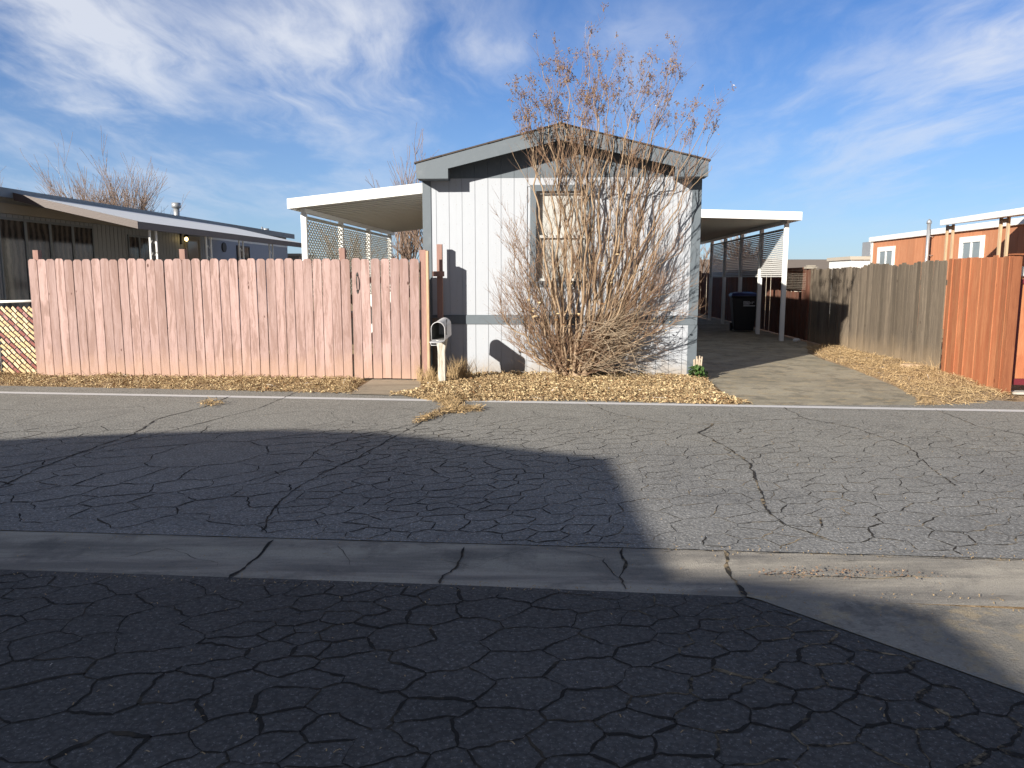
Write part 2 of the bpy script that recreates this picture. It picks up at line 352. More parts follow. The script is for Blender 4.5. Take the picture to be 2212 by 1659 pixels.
def concrete(name, a, bcol, dark):
    m, t, b = newmat(name); co = t.n('ShaderNodeTexCoord').outputs['Object']
    n = t.noise(t.mapv(co, sc=(.5, 3, 1), rot=(0, 0, R(4.6))), 1.2, 8, .65); f = t.noise(co, 110, 4, .7); bl = t.noise(co, 2.2, 7, .7)
    c = t.mix(t.ramp(n, .38, .62), a, bcol); c = t.mix(t.m('MULTIPLY', t.ramp(bl, .5, .64), .5), c, dark)
    c = t.mix(t.m('MULTIPLY', t.ramp(f, .5, .7), .35), c, t.mix(1, c, (1.7, 1.7, 1.7), 'MULTIPLY'))
    c = t.mix(t.m('MULTIPLY', t.ramp(t.noise(co, 60, 3), .55, .7), .3), c, t.mix(1, c, (.5, .5, .5), 'MULTIPLY'))
    t.put(b.inputs['Base Color'], c); b.inputs['Roughness'].default_value = .9; b.inputs['Specular IOR Level'].default_value = .25
    t.put(b.inputs['Normal'], t.bump(f, .006)); return m
def concrete2(name, a, bcol, dark):
    m, t, b = newmat(name); co = t.n('ShaderNodeTexCoord').outputs['Object']
    n = t.noise(t.mapv(co, sc=(1, 1.3, 1)), .9, 8, .6, .5); f = t.noise(co, 70, 4, .75); bl = t.noise(t.mapv(co, loc=(5, 1, 0)), 2.6, 8, .7)
    c = t.mix(t.ramp(n, .35, .65), a, bcol); c = t.mix(t.m('MULTIPLY', t.ramp(bl, .50, .60), .6), c, dark)
    c = t.mix(t.m('MULTIPLY', t.ramp(t.noise(co, 5, 6, .7), .50, .62), .5), c, (.50, .40, .25))
    c = t.mix(t.m('MULTIPLY', t.ramp(f, .52, .66), .4), c, t.mix(1, c, (1.6, 1.6, 1.6), 'MULTIPLY'))
    c = t.mix(t.m('MULTIPLY', t.ramp(t.noise(co, 40, 3), .55, .68), .45), c, t.mix(1, c, (.5, .5, .5), 'MULTIPLY'))
    t.put(b.inputs['Base Color'], c); b.inputs['Roughness'].default_value = .92; b.inputs['Specular IOR Level'].default_value = .2
    t.put(b.inputs['Normal'], t.bump(f, .01)); return m
MAT['gutter'] = concrete('gutter concrete', (.23, .215, .19), (.42, .385, .325), (.13, .125, .118))
MAT['apron'] = concrete2('apron concrete', (.25, .235, .205), (.38, .355, .305), (.155, .15, .14))
MAT['pad'] = concrete('pad concrete', (.30, .25, .185), (.40, .335, .25), (.22, .19, .15))
MAT['drive'] = concrete2('worn drive surface', (.30, .27, .205), (.42, .375, .285), (.17, .155, .12))
def linemat():
    m, t, b = newmat('worn white line paint'); co = t.n('ShaderNodeTexCoord').outputs['Object']
    n = t.noise(co, 14, 6, .7)
    t.put(b.inputs['Base Color'], t.mix(t.ramp(n, .56, .76), (.62, .61, .60), (.30, .29, .27))); b.inputs['Roughness'].default_value = .8; return m
MAT['line'] = linemat()
# ------------------------------------------------------------------ ground, road
def sheet(name, pts, mat, z, **k):
    me = M(); me.add([(p[0], p[1], z) for p in pts], [tuple(range(len(pts)))]); o = me.build(name, mat); tag(o, **k); return o
S = dict(kind='structure')
def lerp(a, b, t_): return a + (b - a) * t_
sheet('ground', [(-600, -200), (600, -200), (600, 1200), (-600, 1200)], MAT['dirt'], -.03, **S)
W0, W1 = G(0, 848), G(2212, 888)
def along(t_, off=0.0):
    d = (W1 - W0); n = Vector((-d.y, d.x, 0)).normalized(); return W0 + d * t_ + n * off
g0, g1 = G(0, 1145), G(1430, 1185)
h0, h1 = G(0, 1230), G(950, 1262); h2 = G(1600, 1288)
gL, gR = lerp(g0, g1, -9), lerp(g0, g1, 10)
hL, hR = lerp(h0, h2, -9), lerp(h0, h2, 8)
far = [along(-3, .8), G(-300, 829), G(0, 833), G(850, 850), G(1250, 862), G(1600, 875), G(1975, 875), G(2130, 863), along(1.02, .75), along(3.5, .9)]
sheet('road', [gL, gR] + list(reversed(far)), MAT['asphalt_far'], 0, **S)
ap1, ap2 = G(1645, 1298), G(2212, 1500); ap3 = lerp(ap1, ap2, 3.5)
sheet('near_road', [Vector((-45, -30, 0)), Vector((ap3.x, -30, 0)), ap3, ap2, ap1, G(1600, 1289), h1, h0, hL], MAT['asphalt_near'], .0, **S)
# concrete valley gutter: shallow V, in cast sections
gm = M(); NSEG = 60; rows = 9
for i in range(NSEG):
    for j in range(rows): pass
import random as _r
rg = _r.Random(5)
vs = []; cols = 240
for i in range(cols + 1):
    a = i / cols; P = lerp(gL, gR, a); 
    # matching point on the near edge
    q = (P.x - hL.x) / (hR.x - hL.x); Q = lerp(hL, hR, q)
    for j in range(rows):
        s_ = j / (rows - 1); pt = lerp(P, Q, s_)
        nz = mn.noise(Vector((pt.x * 6, pt.y * 6, 1.0))) * .004 + mn.noise(Vector((pt.x * 1.3, pt.y * 3, 4.0))) * .004
        edge = mn.noise(Vector((pt.x * 9, j * 3.0, 9.0))) * .012 if j in (0, rows - 1) else 0
        vs.append((pt.x, pt.y + edge, .006 - .030 * (1 - abs(2 * s_ - 1.1)) * (1 if 0 < j < rows - 1 else 0) + (nz if 0 < j < rows - 1 else -.0095)))
gm.add(vs, [(i * rows + j, i * rows + j + 1, (i + 1) * rows + j + 1, (i + 1) * rows + j) for i in range(cols) for j in range(rows - 1)], True)
tag(gm.build('gutter', MAT['gutter']), kind='structure')
sheet('driveway_apron', [G(1600, 1286), ap1, ap2, ap3, Vector((40, -5, 0)), Vector((40, hR.y + 1.0, 0)), Vector((12, lerp(h0, h2, 5).y, 0))], MAT['apron'], .0035, **S)
# painted line
lm = M(); NL = 60
for i in range(NL):
    t0_, t1_ = -2 + 5.5 * i / NL, -2 + 5.5 * (i + 1) / NL
    a, b_ = along(t0_, -.085), along(t1_, -.085); c, d = along(t1_, .07), along(t0_, .07)
    lm.add([(p.x, p.y, .004) for p in (a, b_, c, d)], [(0, 1, 2, 3)])
tag(lm.build('road_line', MAT['line']), kind='structure')
# driveway
sheet('driveway', [G(1600, 876), G(1985, 876), G(1975, 855), G(1930, 832), G(1850, 800), G(1775, 775), G(1745, 762), Vector((7.3, 19, 0)), Vector((8.3, 34, 0)), Vector((4.3, 34, 0)), Vector((3.05, 12.3, 0)), G(1525, 815), G(1560, 845)], MAT['drive'], -.006, **S)
sheet('gate_pad', [G(752, 852), G(808, 818), G(905, 818), G(912, 838), G(880, 856)], MAT['pad'], .010, **S)
# bumpy verge under the leaves
def verge(name, poly, h, mat, seed, step=.09, fall=.25):
    """raised, bumpy ground inside a polygon"""
    xs = [p[0] for p in poly]; ys = [p[1] for p in poly]
    def inside(x, y):
        c = False; n = len(poly)
        for i in range(n):
            x1, y1 = poly[i][0], poly[i][1]; x2, y2 = poly[i - 1][0], poly[i - 1][1]
            if (y1 > y) != (y2 > y) and x < (x2 - x1) * (y - y1) / (y2 - y1) + x1: c = not c
        return c
    def dist(x, y):
        dm = 9e9; n = len(poly)
        for i in range(n):
            a = Vector(poly[i][:2]); b_ = Vector(poly[i - 1][:2]); p = Vector((x, y)); ab = b_ - a
            t_ = max(0, min(1, (p - a).dot(ab) / max(ab.length_squared, 1e-9))); dm = min(dm, (p - a - ab * t_).length)
        return dm
    me = M(); x0, x1, y0, y1 = min(xs), max(xs), min(ys), max(ys)
    nx, ny = int((x1 - x0) / step) + 2, int((y1 - y0) / step) + 2; vs = []; ok = []
    for j in range(ny):
        for i in range(nx):
            x, y = x0 + i * step, y0 + j * step; ins = inside(x, y); dd = dist(x, y) if ins else 0
            k = min(1, dd / fall); k = k * k * (3 - 2 * k)
            z = -.012 + (h * k * (.75 + .6 * mn.noise(Vector((x * 2, y * 2, seed)))) + .018 * k * mn.noise(Vector((x * 11, y * 11, seed))))
            vs.append((x, y, z)); ok.append(ins)
    fs = [(j * nx + i, j * nx + i + 1, (j + 1) * nx + i + 1, (j + 1) * nx + i) for j in range(ny - 1) for i in range(nx - 1)
          if ok[j * nx + i] or ok[j * nx + i + 1] or ok[(j + 1) * nx + i + 1] or ok[(j + 1) * nx + i]]
    me.add(vs, fs, True); o = me.build(name, mat); tag(o, kind='structure')
    def hz(x, y):
        if not inside(x, y): return 0.0
        k = min(1, dist(x, y) / fall); k = k * k * (3 - 2 * k)
        return max(0.0, -.012 + h * k * (.75 + .6 * mn.noise(Vector((x * 2, y * 2, seed)))) + .018 * k * mn.noise(Vector((x * 11, y * 11, seed))))
    return inside, hz, (x0, x1, y0, y1)
V_leaf = verge('leaf_verge', [G(838, 852), G(905, 843), G(918, 815), Vector((-1.2, 12.75, 0)), Vector((3.1, 12.6, 0)), G(1525, 812), G(1545, 848), G(1625, 873), G(1540, 873), G(1240, 866), G(960, 868)], .055, MAT['dirt'], 1.0)
V_left = verge('fence_verge', [G(-120, 830), G(0, 833), G(300, 839), G(760, 851), G(790, 822), G(770, 815), G(85, 806), G(-120, 800)], .05, MAT['dirt'], 2.0)
V_right = verge('dry_verge', [G(1975, 878), G(1990, 868), G(1935, 832), G(1850, 800), G(1775, 772), G(1740, 752), G(1800, 748), G(2050, 806), G(2182, 850), G(2182, 858), G(2110, 872)], .07, MAT['dirt'], 3.0)
rd = random.Random(11)
def leaves(name, V, n, size, mat, straw=False, label=None, cat=None, dens=None, extra=None):
    inside, hz, (x0, x1, y0, y1) = V; me = M(); k = 0; tries = 0
    while k < n and tries < n * 12:
        tries += 1
        x, y = rd.uniform(x0, x1), rd.uniform(y0 - .05, y1)
        if not inside(x, y + rd.gauss(0, .03)) : continue
        if dens and rd.random() > dens(x, y): continue
        z = hz(x, y) + rd.random() ** 2 * .035 + .004; k += 1
        a = rd.uniform(0, 6.28); ca, sa = math.cos(a), math.sin(a)
        rx, ry = rd.gauss(0, .5), rd.gauss(0, .5)
        Mx = Matrix.Translation((x, y, z)) @ Matrix.Rotation(a, 4, 'Z') @ Matrix.Rotation(rx, 4, 'X') @ Matrix.Rotation(ry, 4, 'Y')
        if straw and rd.random() < .8:
            L = rd.uniform(.05, .2); wd = rd.uniform(.0015, .004); b_ = rd.uniform(-.02, .03)
            pts = [(-L / 2, -wd, 0), (-L / 2, wd, 0), (0, -wd, abs(b_)), (0, wd, abs(b_)), (L / 2, -wd, 0), (L / 2, wd, 0)]
            me.add([Mx @ Vector(p) for p in pts], [(0, 2, 3, 1), (2, 4, 5, 3)])
        else:
            L = size * rd.choice((rd.uniform(.25, .7), rd.uniform(.6, 1.1), rd.uniform(.9, 1.7))); wd = L * rd.uniform(.28, .5); cu = rd.uniform(.1, 1.0) * L * .6
            pts = [(-L / 2, 0, cu * .6), (0, -wd, cu * .35), (0, 0, -.002), (0, wd, cu * .35), (L / 2, 0, cu * rd.uniform(0, 1))]
            me.add([Mx @ Vector(p) for p in pts], [(0, 1, 2), (0, 2, 3), (1, 4, 2), (2, 4, 3)])
    o = me.build(name, mat); tag(o, label, cat, kind='stuff'); return o
leaves('leaf_litter', V_leaf, 25000, .033, MAT['leaf'], label='thick golden brown fallen leaves below the white wall and bare shrub', cat='leaf litter')
leaves('leaf_litter', V_left, 10000, .030, MAT['leaf'], label='thin strip of dry brown leaves along the foot of the pink fence', cat='leaf litter')
leaves('twig_litter', V_leaf, 5000, .03, MAT['straw'], True, label='fine dry twigs and straw mixed over the fallen leaves below the shrub', cat='litter')
leaves('dry_grass', V_left, 6500, .03, MAT['straw'], True, label='thin dry grass blades along the foot of the pink fence', cat='dry grass')
leaves('dry_grass', V_right, 9000, .03, MAT['straw'], True, label='yellow dry grass and straw at the foot of the grey and orange fences', cat='dry grass')
# straw drifting over the road in a crack, and little tufts
def poly_v(poly):
    def inside(x, y):
        c = False; n = len(poly)
        for i in range(n):
            x1, y1 = poly[i][0], poly[i][1]; x2, y2 = poly[i - 1][0], poly[i - 1][1]
            if (y1 > y) != (y2 > y) and x < (x2 - x1) * (y - y1) / (y2 - y1) + x1: c = not c
        return c
    return inside, (lambda x, y: .004), (min(p[0] for p in poly), max(p[0] for p in poly), min(p[1] for p in poly), max(p[1] for p in poly))
Vs = poly_v([G(880, 856), G(1010, 862), G(985, 880), G(1045, 882), G(1035, 890), G(960, 895), G(915, 912), G(890, 914), G(935, 893), G(962, 885), G(950, 870)])
leaves('road_straw', Vs, 1500, .04, MAT['straw'], True, label='pale straw drift spilling over the white line onto the road', cat='straw')
Vt = poly_v([G(428, 875), G(450, 866), G(485, 872), G(462, 880)])
leaves('road_straw', Vt, 110, .03, MAT['straw'], True, label='small straw tuft in the road crack nearest the pink fence', cat='straw')
Vg = poly_v([G(1600, 1243), G(1700, 1234), G(1880, 1240), G(2050, 1247), G(1880, 1252), G(1700, 1250)])
leaves('gutter_straw', Vg, 240, .011, MAT['seed'], False, label='dry leaf bits caught in the sunlit gutter', cat='debris')
Vr = poly_v([G(-60, 1660), G(-60, 900), G(2260, 905), G(2280, 1660)])
def bits(name, n, lo, hi, label):
    me = M()
    for i in range(n):
        u = rd.uniform(-40, 2250); v = 885 + (1655 - 885) * rd.random() ** 1.3
        if rd.random() < .5: v = 1150 + u * .027 + rd.choice((-6, 0, 88, 92)) + rd.gauss(0, 5)
        p = G(u, v); a = rd.uniform(0, 3.14); L = rd.uniform(lo, hi); dx, dy = math.cos(a) * L, math.sin(a) * L; wx, wy = -math.sin(a) * .0022, math.cos(a) * .0022; z = .009
        me.add([(p.x - dx - wx, p.y - dy - wy, z), (p.x - dx + wx, p.y - dy + wy, z), (p.x + wx, p.y + wy, z + .004), (p.x - wx, p.y - wy, z + .004), (p.x + dx, p.y + dy, z)], [(0, 3, 2, 1), (3, 4, 2)])
    tag(me.build(name, MAT['straw']), label, 'straw', kind='stuff')
bits('road_straw', 650, .004, .014, 'sparse blown straw bits scattered over the cracked road and gutter')
# ------------------------------------------------------------------ long cracks traced on the road and the gutter
def gutz(x, y):
    ya = g0.y + (g1.y - g0.y) * (x - g0.x) / (g1.x - g0.x); yb = h0.y + (h2.y - h0.y) * (x - h0.x) / (h2.x - h0.x)
    s_ = min(1, max(0, (ya - y) / (ya - yb))); return max(.006 - .030 * (1 - abs(2 * s_ - 1.1)) + .004, -.02)
def crackline(me, pts, wd, z, seed, step=.035, wob=.030):
    P = []; tot = 0.0
    for i in range(len(pts) - 1):
        a, b_ = pts[i], pts[i + 1]; L = (b_ - a).length; n = max(2, int(L / step)); d = (b_ - a).normalized(); nn = Vector((-d.y, d.x, 0))
        for k in range(n):
            q = tot + L * k / n
            P.append(lerp(a, b_, k / n) + nn * (wob * mn.noise(Vector((q * 5, seed * 3.1, 0))) + wob * .45 * mn.noise(Vector((q * 19, seed * 1.7, 5))) + .004 * mn.noise(Vector((q * 60, seed, 8)))))
        tot += L
    P.append(pts[-1]); vs = []
    for i, p in enumerate(P):
        d = (P[min(i + 1, len(P) - 1)] - P[max(i - 1, 0)]).normalized(); nn = Vector((-d.y, d.x, 0))
        ww = wd * min(1.25, max(.25, .8 + .9 * mn.noise(Vector((i * step * 7, seed * 2.3, 1))) + .7 * mn.noise(Vector((i * step * 30, seed * 2.3, 4))))) * (.15 if i in (0, len(P) - 1) else 1)
        for sg in (1, -1):
            qx, qy = p.x + sg * nn.x * ww, p.y + sg * nn.y * ww; vs.append((qx, qy, gutz(qx, qy) if z is None else z))
    me.add(vs, [(2 * i, 2 * i + 1, 2 * i + 3, 2 * i + 2) for i in range(len(P) - 1)])
def gp(*l): return [G(u, v) for u, v in l]
cm = M()
for i, (pts, wd) in enumerate([
    (gp((500, 855), (440, 880), (340, 905), (290, 938), (200, 968), (90, 1010), (0, 1052)), .014),
    (gp((640, 848), (560, 882), (430, 915), (300, 948), (150, 985), (0, 1012)), .010),
    (gp((960, 880), (890, 925), (840, 950), (780, 985), (720, 1012), (640, 1055), (590, 1100), (565, 1150)), .013),
    (gp((910, 912), (800, 940), (700, 965), (640, 1010), (540, 1040), (420, 1060)), .008),
    (gp((1240, 862), (1330, 895), (1420, 912), (1520, 917), (1650, 908), (1740, 905)), .009),
    (gp((1540, 915), (1510, 935), (1560, 960), (1620, 1000), (1640, 1060), (1660, 1110), (1700, 1135), (1790, 1165)), .016),
    (gp((1690, 880), (1740, 905), (1850, 925), (1960, 965), (2010, 1010), (2060, 1050)), .010),
    (gp((2020, 885), (2110, 920), (2212, 940)), .009),
    (gp((1430, 1195), (1500, 1188), (1640, 1195), (1790, 1200), (1990, 1206), (2212, 1210)), .009)]):
    crackline(cm, pts, wd * .62, .0042, 40 + i)
crm, t_, b_ = newmat('crack shadow dirt'); co = t_.n('ShaderNodeTexCoord').outputs['Object']
t_.put(b_.inputs['Base Color'], t_.mix(t_.m('MULTIPLY', t_.ramp(t_.noise(co, 3.2, 6, .75), .50, .60), t_.ramp(t_.n('ShaderNodeSeparateXYZ', {0: co}).outputs[0], .0, 1.6, .10, .75)), t_.mix(t_.noise(co, 40, 3), (.008, .007, .006), (.028, .024, .018)), (.40, .31, .19))); b_.inputs['Roughness'].default_value = 1
from mathutils.geometry import delaunay_2d_cdt
def project(x, y):
    p = R(PITCH); dy, dz = y, -EYE; fw = dy * math.cos(p) - dz * math.sin(p); up = dy * math.sin(p) + dz * math.cos(p)
    return (1106 + FPX * x / fw, 829.5 - FPX * up / fw) if fw > .3 else (9e3, 9e3)
def network(me, x0, x1, y0, y1, spacing, inside, width, seed, z, drop=.12, shear=.0, sy=1.0):
    r_ = random.Random(seed); pts = []; grid = {}; cs = .2; tries = int((x1 - x0) * (y1 - y0) * 600)
    for _ in range(tries):
        x_, y_ = r_.uniform(x0, x1), r_.uniform(y0, y1); sp = spacing(x_, y_)
        if sp is None: continue
        X_, Y_ = x_ - shear * y_, y_ / sy; ok = True; gx_, gy_ = int(X_ // cs), int(Y_ // cs); rr2 = int(sp / cs) + 1
        for a in range(gx_ - rr2, gx_ + rr2 + 1):
            for b2 in range(gy_ - rr2, gy_ + rr2 + 1):
                for q in grid.get((a, b2), ()):
                    if (q[0] - X_) ** 2 + (q[1] - Y_) ** 2 < sp * sp: ok = False; break
                if not ok: break
            if not ok: break
        if ok: grid.setdefault((gx_, gy_), []).append((X_, Y_)); pts.append(Vector((X_, Y_)))
    V_, E_, F_, *_r2 = delaunay_2d_cdt(pts, [], [], 0, 1e-6)
    cc = []; adj = {}
    for fi, f in enumerate(F_):
        a, b2, c = (V_[k] for k in f[:3]); D_ = 2 * (a.x * (b2.y - c.y) + b2.x * (c.y - a.y) + c.x * (a.y - b2.y))
        if abs(D_) < 1e-9: cc.append(None)
        else:
            ux = ((a.length_squared) * (b2.y - c.y) + b2.length_squared * (c.y - a.y) + c.length_squared * (a.y - b2.y)) / D_
            uy = ((a.length_squared) * (c.x - b2.x) + b2.length_squared * (a.x - c.x) + c.length_squared * (b2.x - a.x)) / D_
            cen = (a + b2 + c) / 3; cc.append(Vector((ux, uy)) * .7 + cen * .3)
        for k in range(3): adj.setdefault(frozenset((f[k], f[(k + 1) % 3])), []).append(fi)
    n = 0
    for e, fs in adj.items():
        if len(fs) != 2 or cc[fs[0]] is None or cc[fs[1]] is None: continue
        p, q = (Vector((c.x + shear * c.y * sy, c.y * sy, 0)) for c in (cc[fs[0]], cc[fs[1]]))
        L = (p - q).length
        if L > 1.6 or L < .01: continue
        mx = (p + q) / 2
        if not (inside(p.x, p.y) and inside(q.x, q.y)): continue
        h_ = r_.random()
        if h_ < drop: continue
        ww = width(mx.x, mx.y) * (.6 + .7 * r_.random())
        n += 1; ext = (q - p).normalized() * .004
        crackline(me, [p - ext, q + ext], ww, z, seed + n * .37, step=.02 if mx.y < 4 else .035, wob=min(.035, L * .16))
def gy_far(x): return g0.y + (g1.y - g0.y) * (x - g0.x) / (g1.x - g0.x)
def gy_near(x): return h0.y + (h2.y - h0.y) * (x - h0.x) / (h2.x - h0.x)
def sp_far(x, y):
    u, v = project(x, y); nz = mn.noise(Vector((x * .9, y * .9, 3)))
    edge = 925 if u < 1300 else 905
    if v < edge - 12 + 25 * nz: return 1.5
    if u < 240: return .30
    if u < 660 and v < 1025 + 20 * nz: return 1.1
    if u < 640: return .28
    if u < 1360: return .17 if nz < .15 else .24
    return .20 + .12 * (nz > .15)
def in_far(x, y): return y > gy_far(x) + .01 and y < along((x - W0.x) / (W1.x - W0.x), 0).y - .5
def w_far(x, y):
    u, v = project(x, y); k = max(0.0, .5 + 1.3 * mn.noise(Vector((x * .6, y * .6, 11))))
    return (.0042 + .0030 * k) * (1 if u < 1380 else .72) * (.5 if v < 925 else 1)
network(cm, -9.5, 9.0, 4.0, 9.9, sp_far, in_far, w_far, 101, .0020, drop=.04, shear=.35, sy=.85)
def in_near(x, y):
    if y > gy_near(x) - .01: return False
    return not (x > ap1.x - .05 and y > ap1.y + (ap2.y - ap1.y) * (x - ap1.x) / (ap2.x - ap1.x) - .03)
network(cm, -6.0, 4.5, .6, 4.6, lambda x, y: (.125 if y > 3.1 else .165) + .09 * (mn.noise(Vector((x * .8, y * .8, 1))) > .05), in_near, lambda x, y: (.0046 if y < 3 else .0038) + .0036 * max(0, .5 + 1.4 * mn.noise(Vector((x * .9, y * .9, 7)))), 202, .0020, drop=.05, shear=.25, sy=.8)
tag(cm.build('road_cracks', crm), kind='structure')
cg = M()
for i, (pts, wd) in enumerate([
    (gp((592, 1168), (570, 1188), (545, 1205), (520, 1230), (495, 1250)), .017), (gp((1003, 1183), (985, 1215), (958, 1240), (950, 1263)), .014),
    (gp((1345, 1185), (1350, 1210), (1340, 1240), (1352, 1275)), .016), (gp((1558, 1192), (1575, 1225), (1592, 1255), (1612, 1290)), .020), (gp((1640, 1232), (1780, 1238), (2020, 1243)), .008)]):
    crackline(cg, pts, wd * .6, None, 80 + i)
network(cg, -6, 6, 3.2, 5.2, lambda x, y: .42, lambda x, y: gy_near(x) + .02 < y < gy_far(x) - .02, lambda x, y: .0016 + .0018 * max(0, mn.noise(Vector((x * .8, y, 5)))), 303, None, drop=.62)
tag(cg.build('gutter_cracks', crm), kind='structure')
# ------------------------------------------------------------------ house frame (axis leans 3.7 degrees)
TH = math.atan(.065)
# ================= main home
H = empty('mobile_home', (-1.409, 12.5, 0), -TH, label='white single-wide mobile home with blue-grey trim behind the bare shrub', cat='mobile home')
HW, HL = 4.348, 17.5
ZB, ZG, ZE = .02, 3.13, 3.10      # base, gable split, eave
PK = 3.86
wx0, wx1, wz0, wz1 = 1.70, 2.70, 1.435, 3.02
ho = (wx0 + .09, wx1 - .09, wz0 + .09, wz1 - .09)
m = M(); m.box(.03, HW - .03, .212, HL, -.03, 3.25)
m.box(.03, ho[0], .012, .21, -.03, 3.25); m.box(ho[1], HW - .03, .012, .21, -.03, 3.25); m.box(ho[0], ho[1], .012, .21, -.03, ho[2]); m.box(ho[0], ho[1], .012, .21, ho[3], 3.25)
m.prism([(.03, .012, 3.25), (HW - .03, .012, 3.25), (HW / 2, .012, PK - .02)], (0, HL - .1, 0)); m.build('wall_core', MAT['white_wall'], H)
m = M(); x = .0; k = 0; rr = random.Random(3)
win = (1.70, 2.66, 1.45, 3.02)   # window hole in wall coordinates: outer trim
while x < HW - .01:
    x1 = min(x + .2065, HW)
    for (z0, z1) in ((ZB, .835), (.985, ZG)) if not (x1 > ho[0] and x < ho[1]) else ((ZB, .835), (.985, wz0 + .02), (wz1 - .02, ZG)):
        m.box(x + .003, x1 - .003, -.004 - rr.random() * .001, .014, z0, z1)
    x = x1
for s_, X in ((-1, 0.0), (1, HW)):
    y = 0
    while y < HL:
        y1 = y + .305; m.box(X - .004 if s_ < 0 else X - .03, X + .03 if s_ < 0 else X + .004, y + .003, y1 - .003, ZB, 3.2); y = y1
m.build('siding', MAT['white_wall'], H)
m = M(); x = 0
while x < HW - .01:
    x1 = min(x + .2065, HW)
    def zt(xx): return min(PK - .05, 3.22 + (PK - 3.22) * (1 - abs(xx - HW / 2) / (HW / 2)) - .02)
    m.prism([(x + .0025, .012, ZG + .001), (x1 - .0025, .012, ZG + .001), (x1 - .0025, .012, zt(x1 - .0025)), (x + .0025, .012, zt(x + .0025))], (0, -.018, 0)); x = x1
m.build('gable_siding', MAT['grey_trim'], H)
m = M(); m.box(-.006, HW + .006, -.022, .0, .838, .982); m.build('belt_trim', MAT['grey_trim'], H, .003)
for X0, X1 in ((-.012, .125), (HW - .135, HW + .012)):
    m = M(); m.box(X0, X1, -.019, .06, .0, .836); m.box(X0, X1, -.019, .06, .984, 3.16); m.build('corner_trim', MAT['grey_trim'], H, .003)
m = M(); m.box(.02, HW - .02, -.03, .06, -.03, .05); m.build('footing', MAT['foundation'], H)
# roof
OV = .36; ex = .035
zt_, zp = 3.305, 3.865
def rz(x_): return zt_ + (zp - zt_) * (1 - abs(x_ - HW / 2) / (HW / 2 + ex))
m = M()
m.prism([(-ex, -OV, zt_), (HW / 2, -OV, zp), (HW + ex, -OV, zt_), (HW + ex, -OV, zt_ - .05), (HW / 2, -OV, zp - .05), (-ex, -OV, zt_ - .05)], (0, HL + OV + .2, 0))
m.build('roof', MAT['grey_trim'], H)
m = M()
n_r = 34; sh = random.Random(8)
for s_ in (-1, 1):
    for i in range(12):
        f0, f1 = i / 12, (i + 1) / 12 + .02
        xa = HW / 2 + s_ * (HW / 2 + ex + .03) * (1 - f0); xb = HW / 2 + s_ * (HW / 2 + ex + .03) * (1 - min(f1, 1.0))
        za = zt_ + (zp - zt_) * f0 + .004; zb = zt_ + (zp - zt_) * min(f1, 1) + .004; j = sh.uniform(0, .01)
        m.prism([(xa, -OV - .03 - j, za), (xb, -OV - .03 - j, zb), (xb, -OV - .03 - j, zb + .022), (xa, -OV - .03 - j, za + .022)], (0, HL + OV + .3, 0))
m.build('shingles', MAT['shingle'], H)
fb = .215
m = M()
for s_ in (-1, 1):
    xo = HW / 2 + s_ * (HW / 2 + ex); xi = HW / 2 + s_ * (HW / 2 + ex - .49)
    zi = rz(xi)
    m.prism([(xo, -OV - .022, zt_), (xi, -OV - .022, zi), (HW / 2, -OV - .022, zp), (HW / 2, -OV - .022, zp - fb - .01), (xi, -OV - .022, zi - fb + .02), (xi, -OV - .022, 3.085), (xo, -OV - .022, 3.085)], (0, .022, 0))
m.build('rake_fascia', MAT['grey_trim'], H)
for s_ in (-1, 1):
    m = M(); xo = HW / 2 + s_ * (HW / 2 + ex); xi = HW / 2 + s_ * (HW / 2 + ex - .47)
    m.box(min(xo, xi), max(xo, xi), -OV + .001, -.02, 3.09, 3.26); m.build('eave_return', MAT['grey_trim'], H)
    m = M(); m.box(min(xo, xo - s_ * .09), max(xo, xo - s_ * .09), -.02, HL, 3.12, 3.25); m.build('eave_soffit', MAT['soffit'], H)
# window
wx0, wx1, wz0, wz1 = 1.70, 2.70, 1.435, 3.02
Wn = M(); tw = .095
Wn.box(wx0, wx1, -.03, -.006, wz1 - tw, wz1); Wn.box(wx0, wx1, -.03, -.006, wz0, wz0 + tw)
Wn.box(wx0, wx0 + tw, -.029, -.006, wz0 + tw, wz1 - tw); Wn.box(wx1 - tw, wx1, -.029, -.006, wz0 + tw, wz1 - tw)
Wf = Wn.build('window', MAT['grey_trim'], H, .002)
a0, a1, c0, c1 = ho[0] - .001, ho[1] + .001, ho[2] - .001, ho[3] + .001
m = M(); m.box(a0, a1, .12, .13, c0, c1); m.build('blind_backing', MAT['blind'], Wf)
m = M(); z = c0 + .05
while z < c1 - .04:
    m.prism([(a0 + .05, .112, z), (a0 + .05, .100, z + .026), (a0 + .05, .102, z + .027), (a0 + .05, .114, z + .001)], (a1 - a0 - .10, 0, 0)); z += .027
m.build('blind', MAT['blind'], Wf)
m = M(); mid = 2.225; fw = .045
m.box(a0, a1, .05, .09, c1 - fw, c1); m.box(a0, a1, .05, .09, c0, c0 + fw); m.box(a0, a1, .045, .09, mid - .02, mid + .025)
m.box(a0, a0 + fw, .051, .09, c0 + fw, c1 - fw); m.box(a1 - fw, a1, .051, .09, c0 + fw, c1 - fw)
m.build('sash', MAT['sash'], Wf)
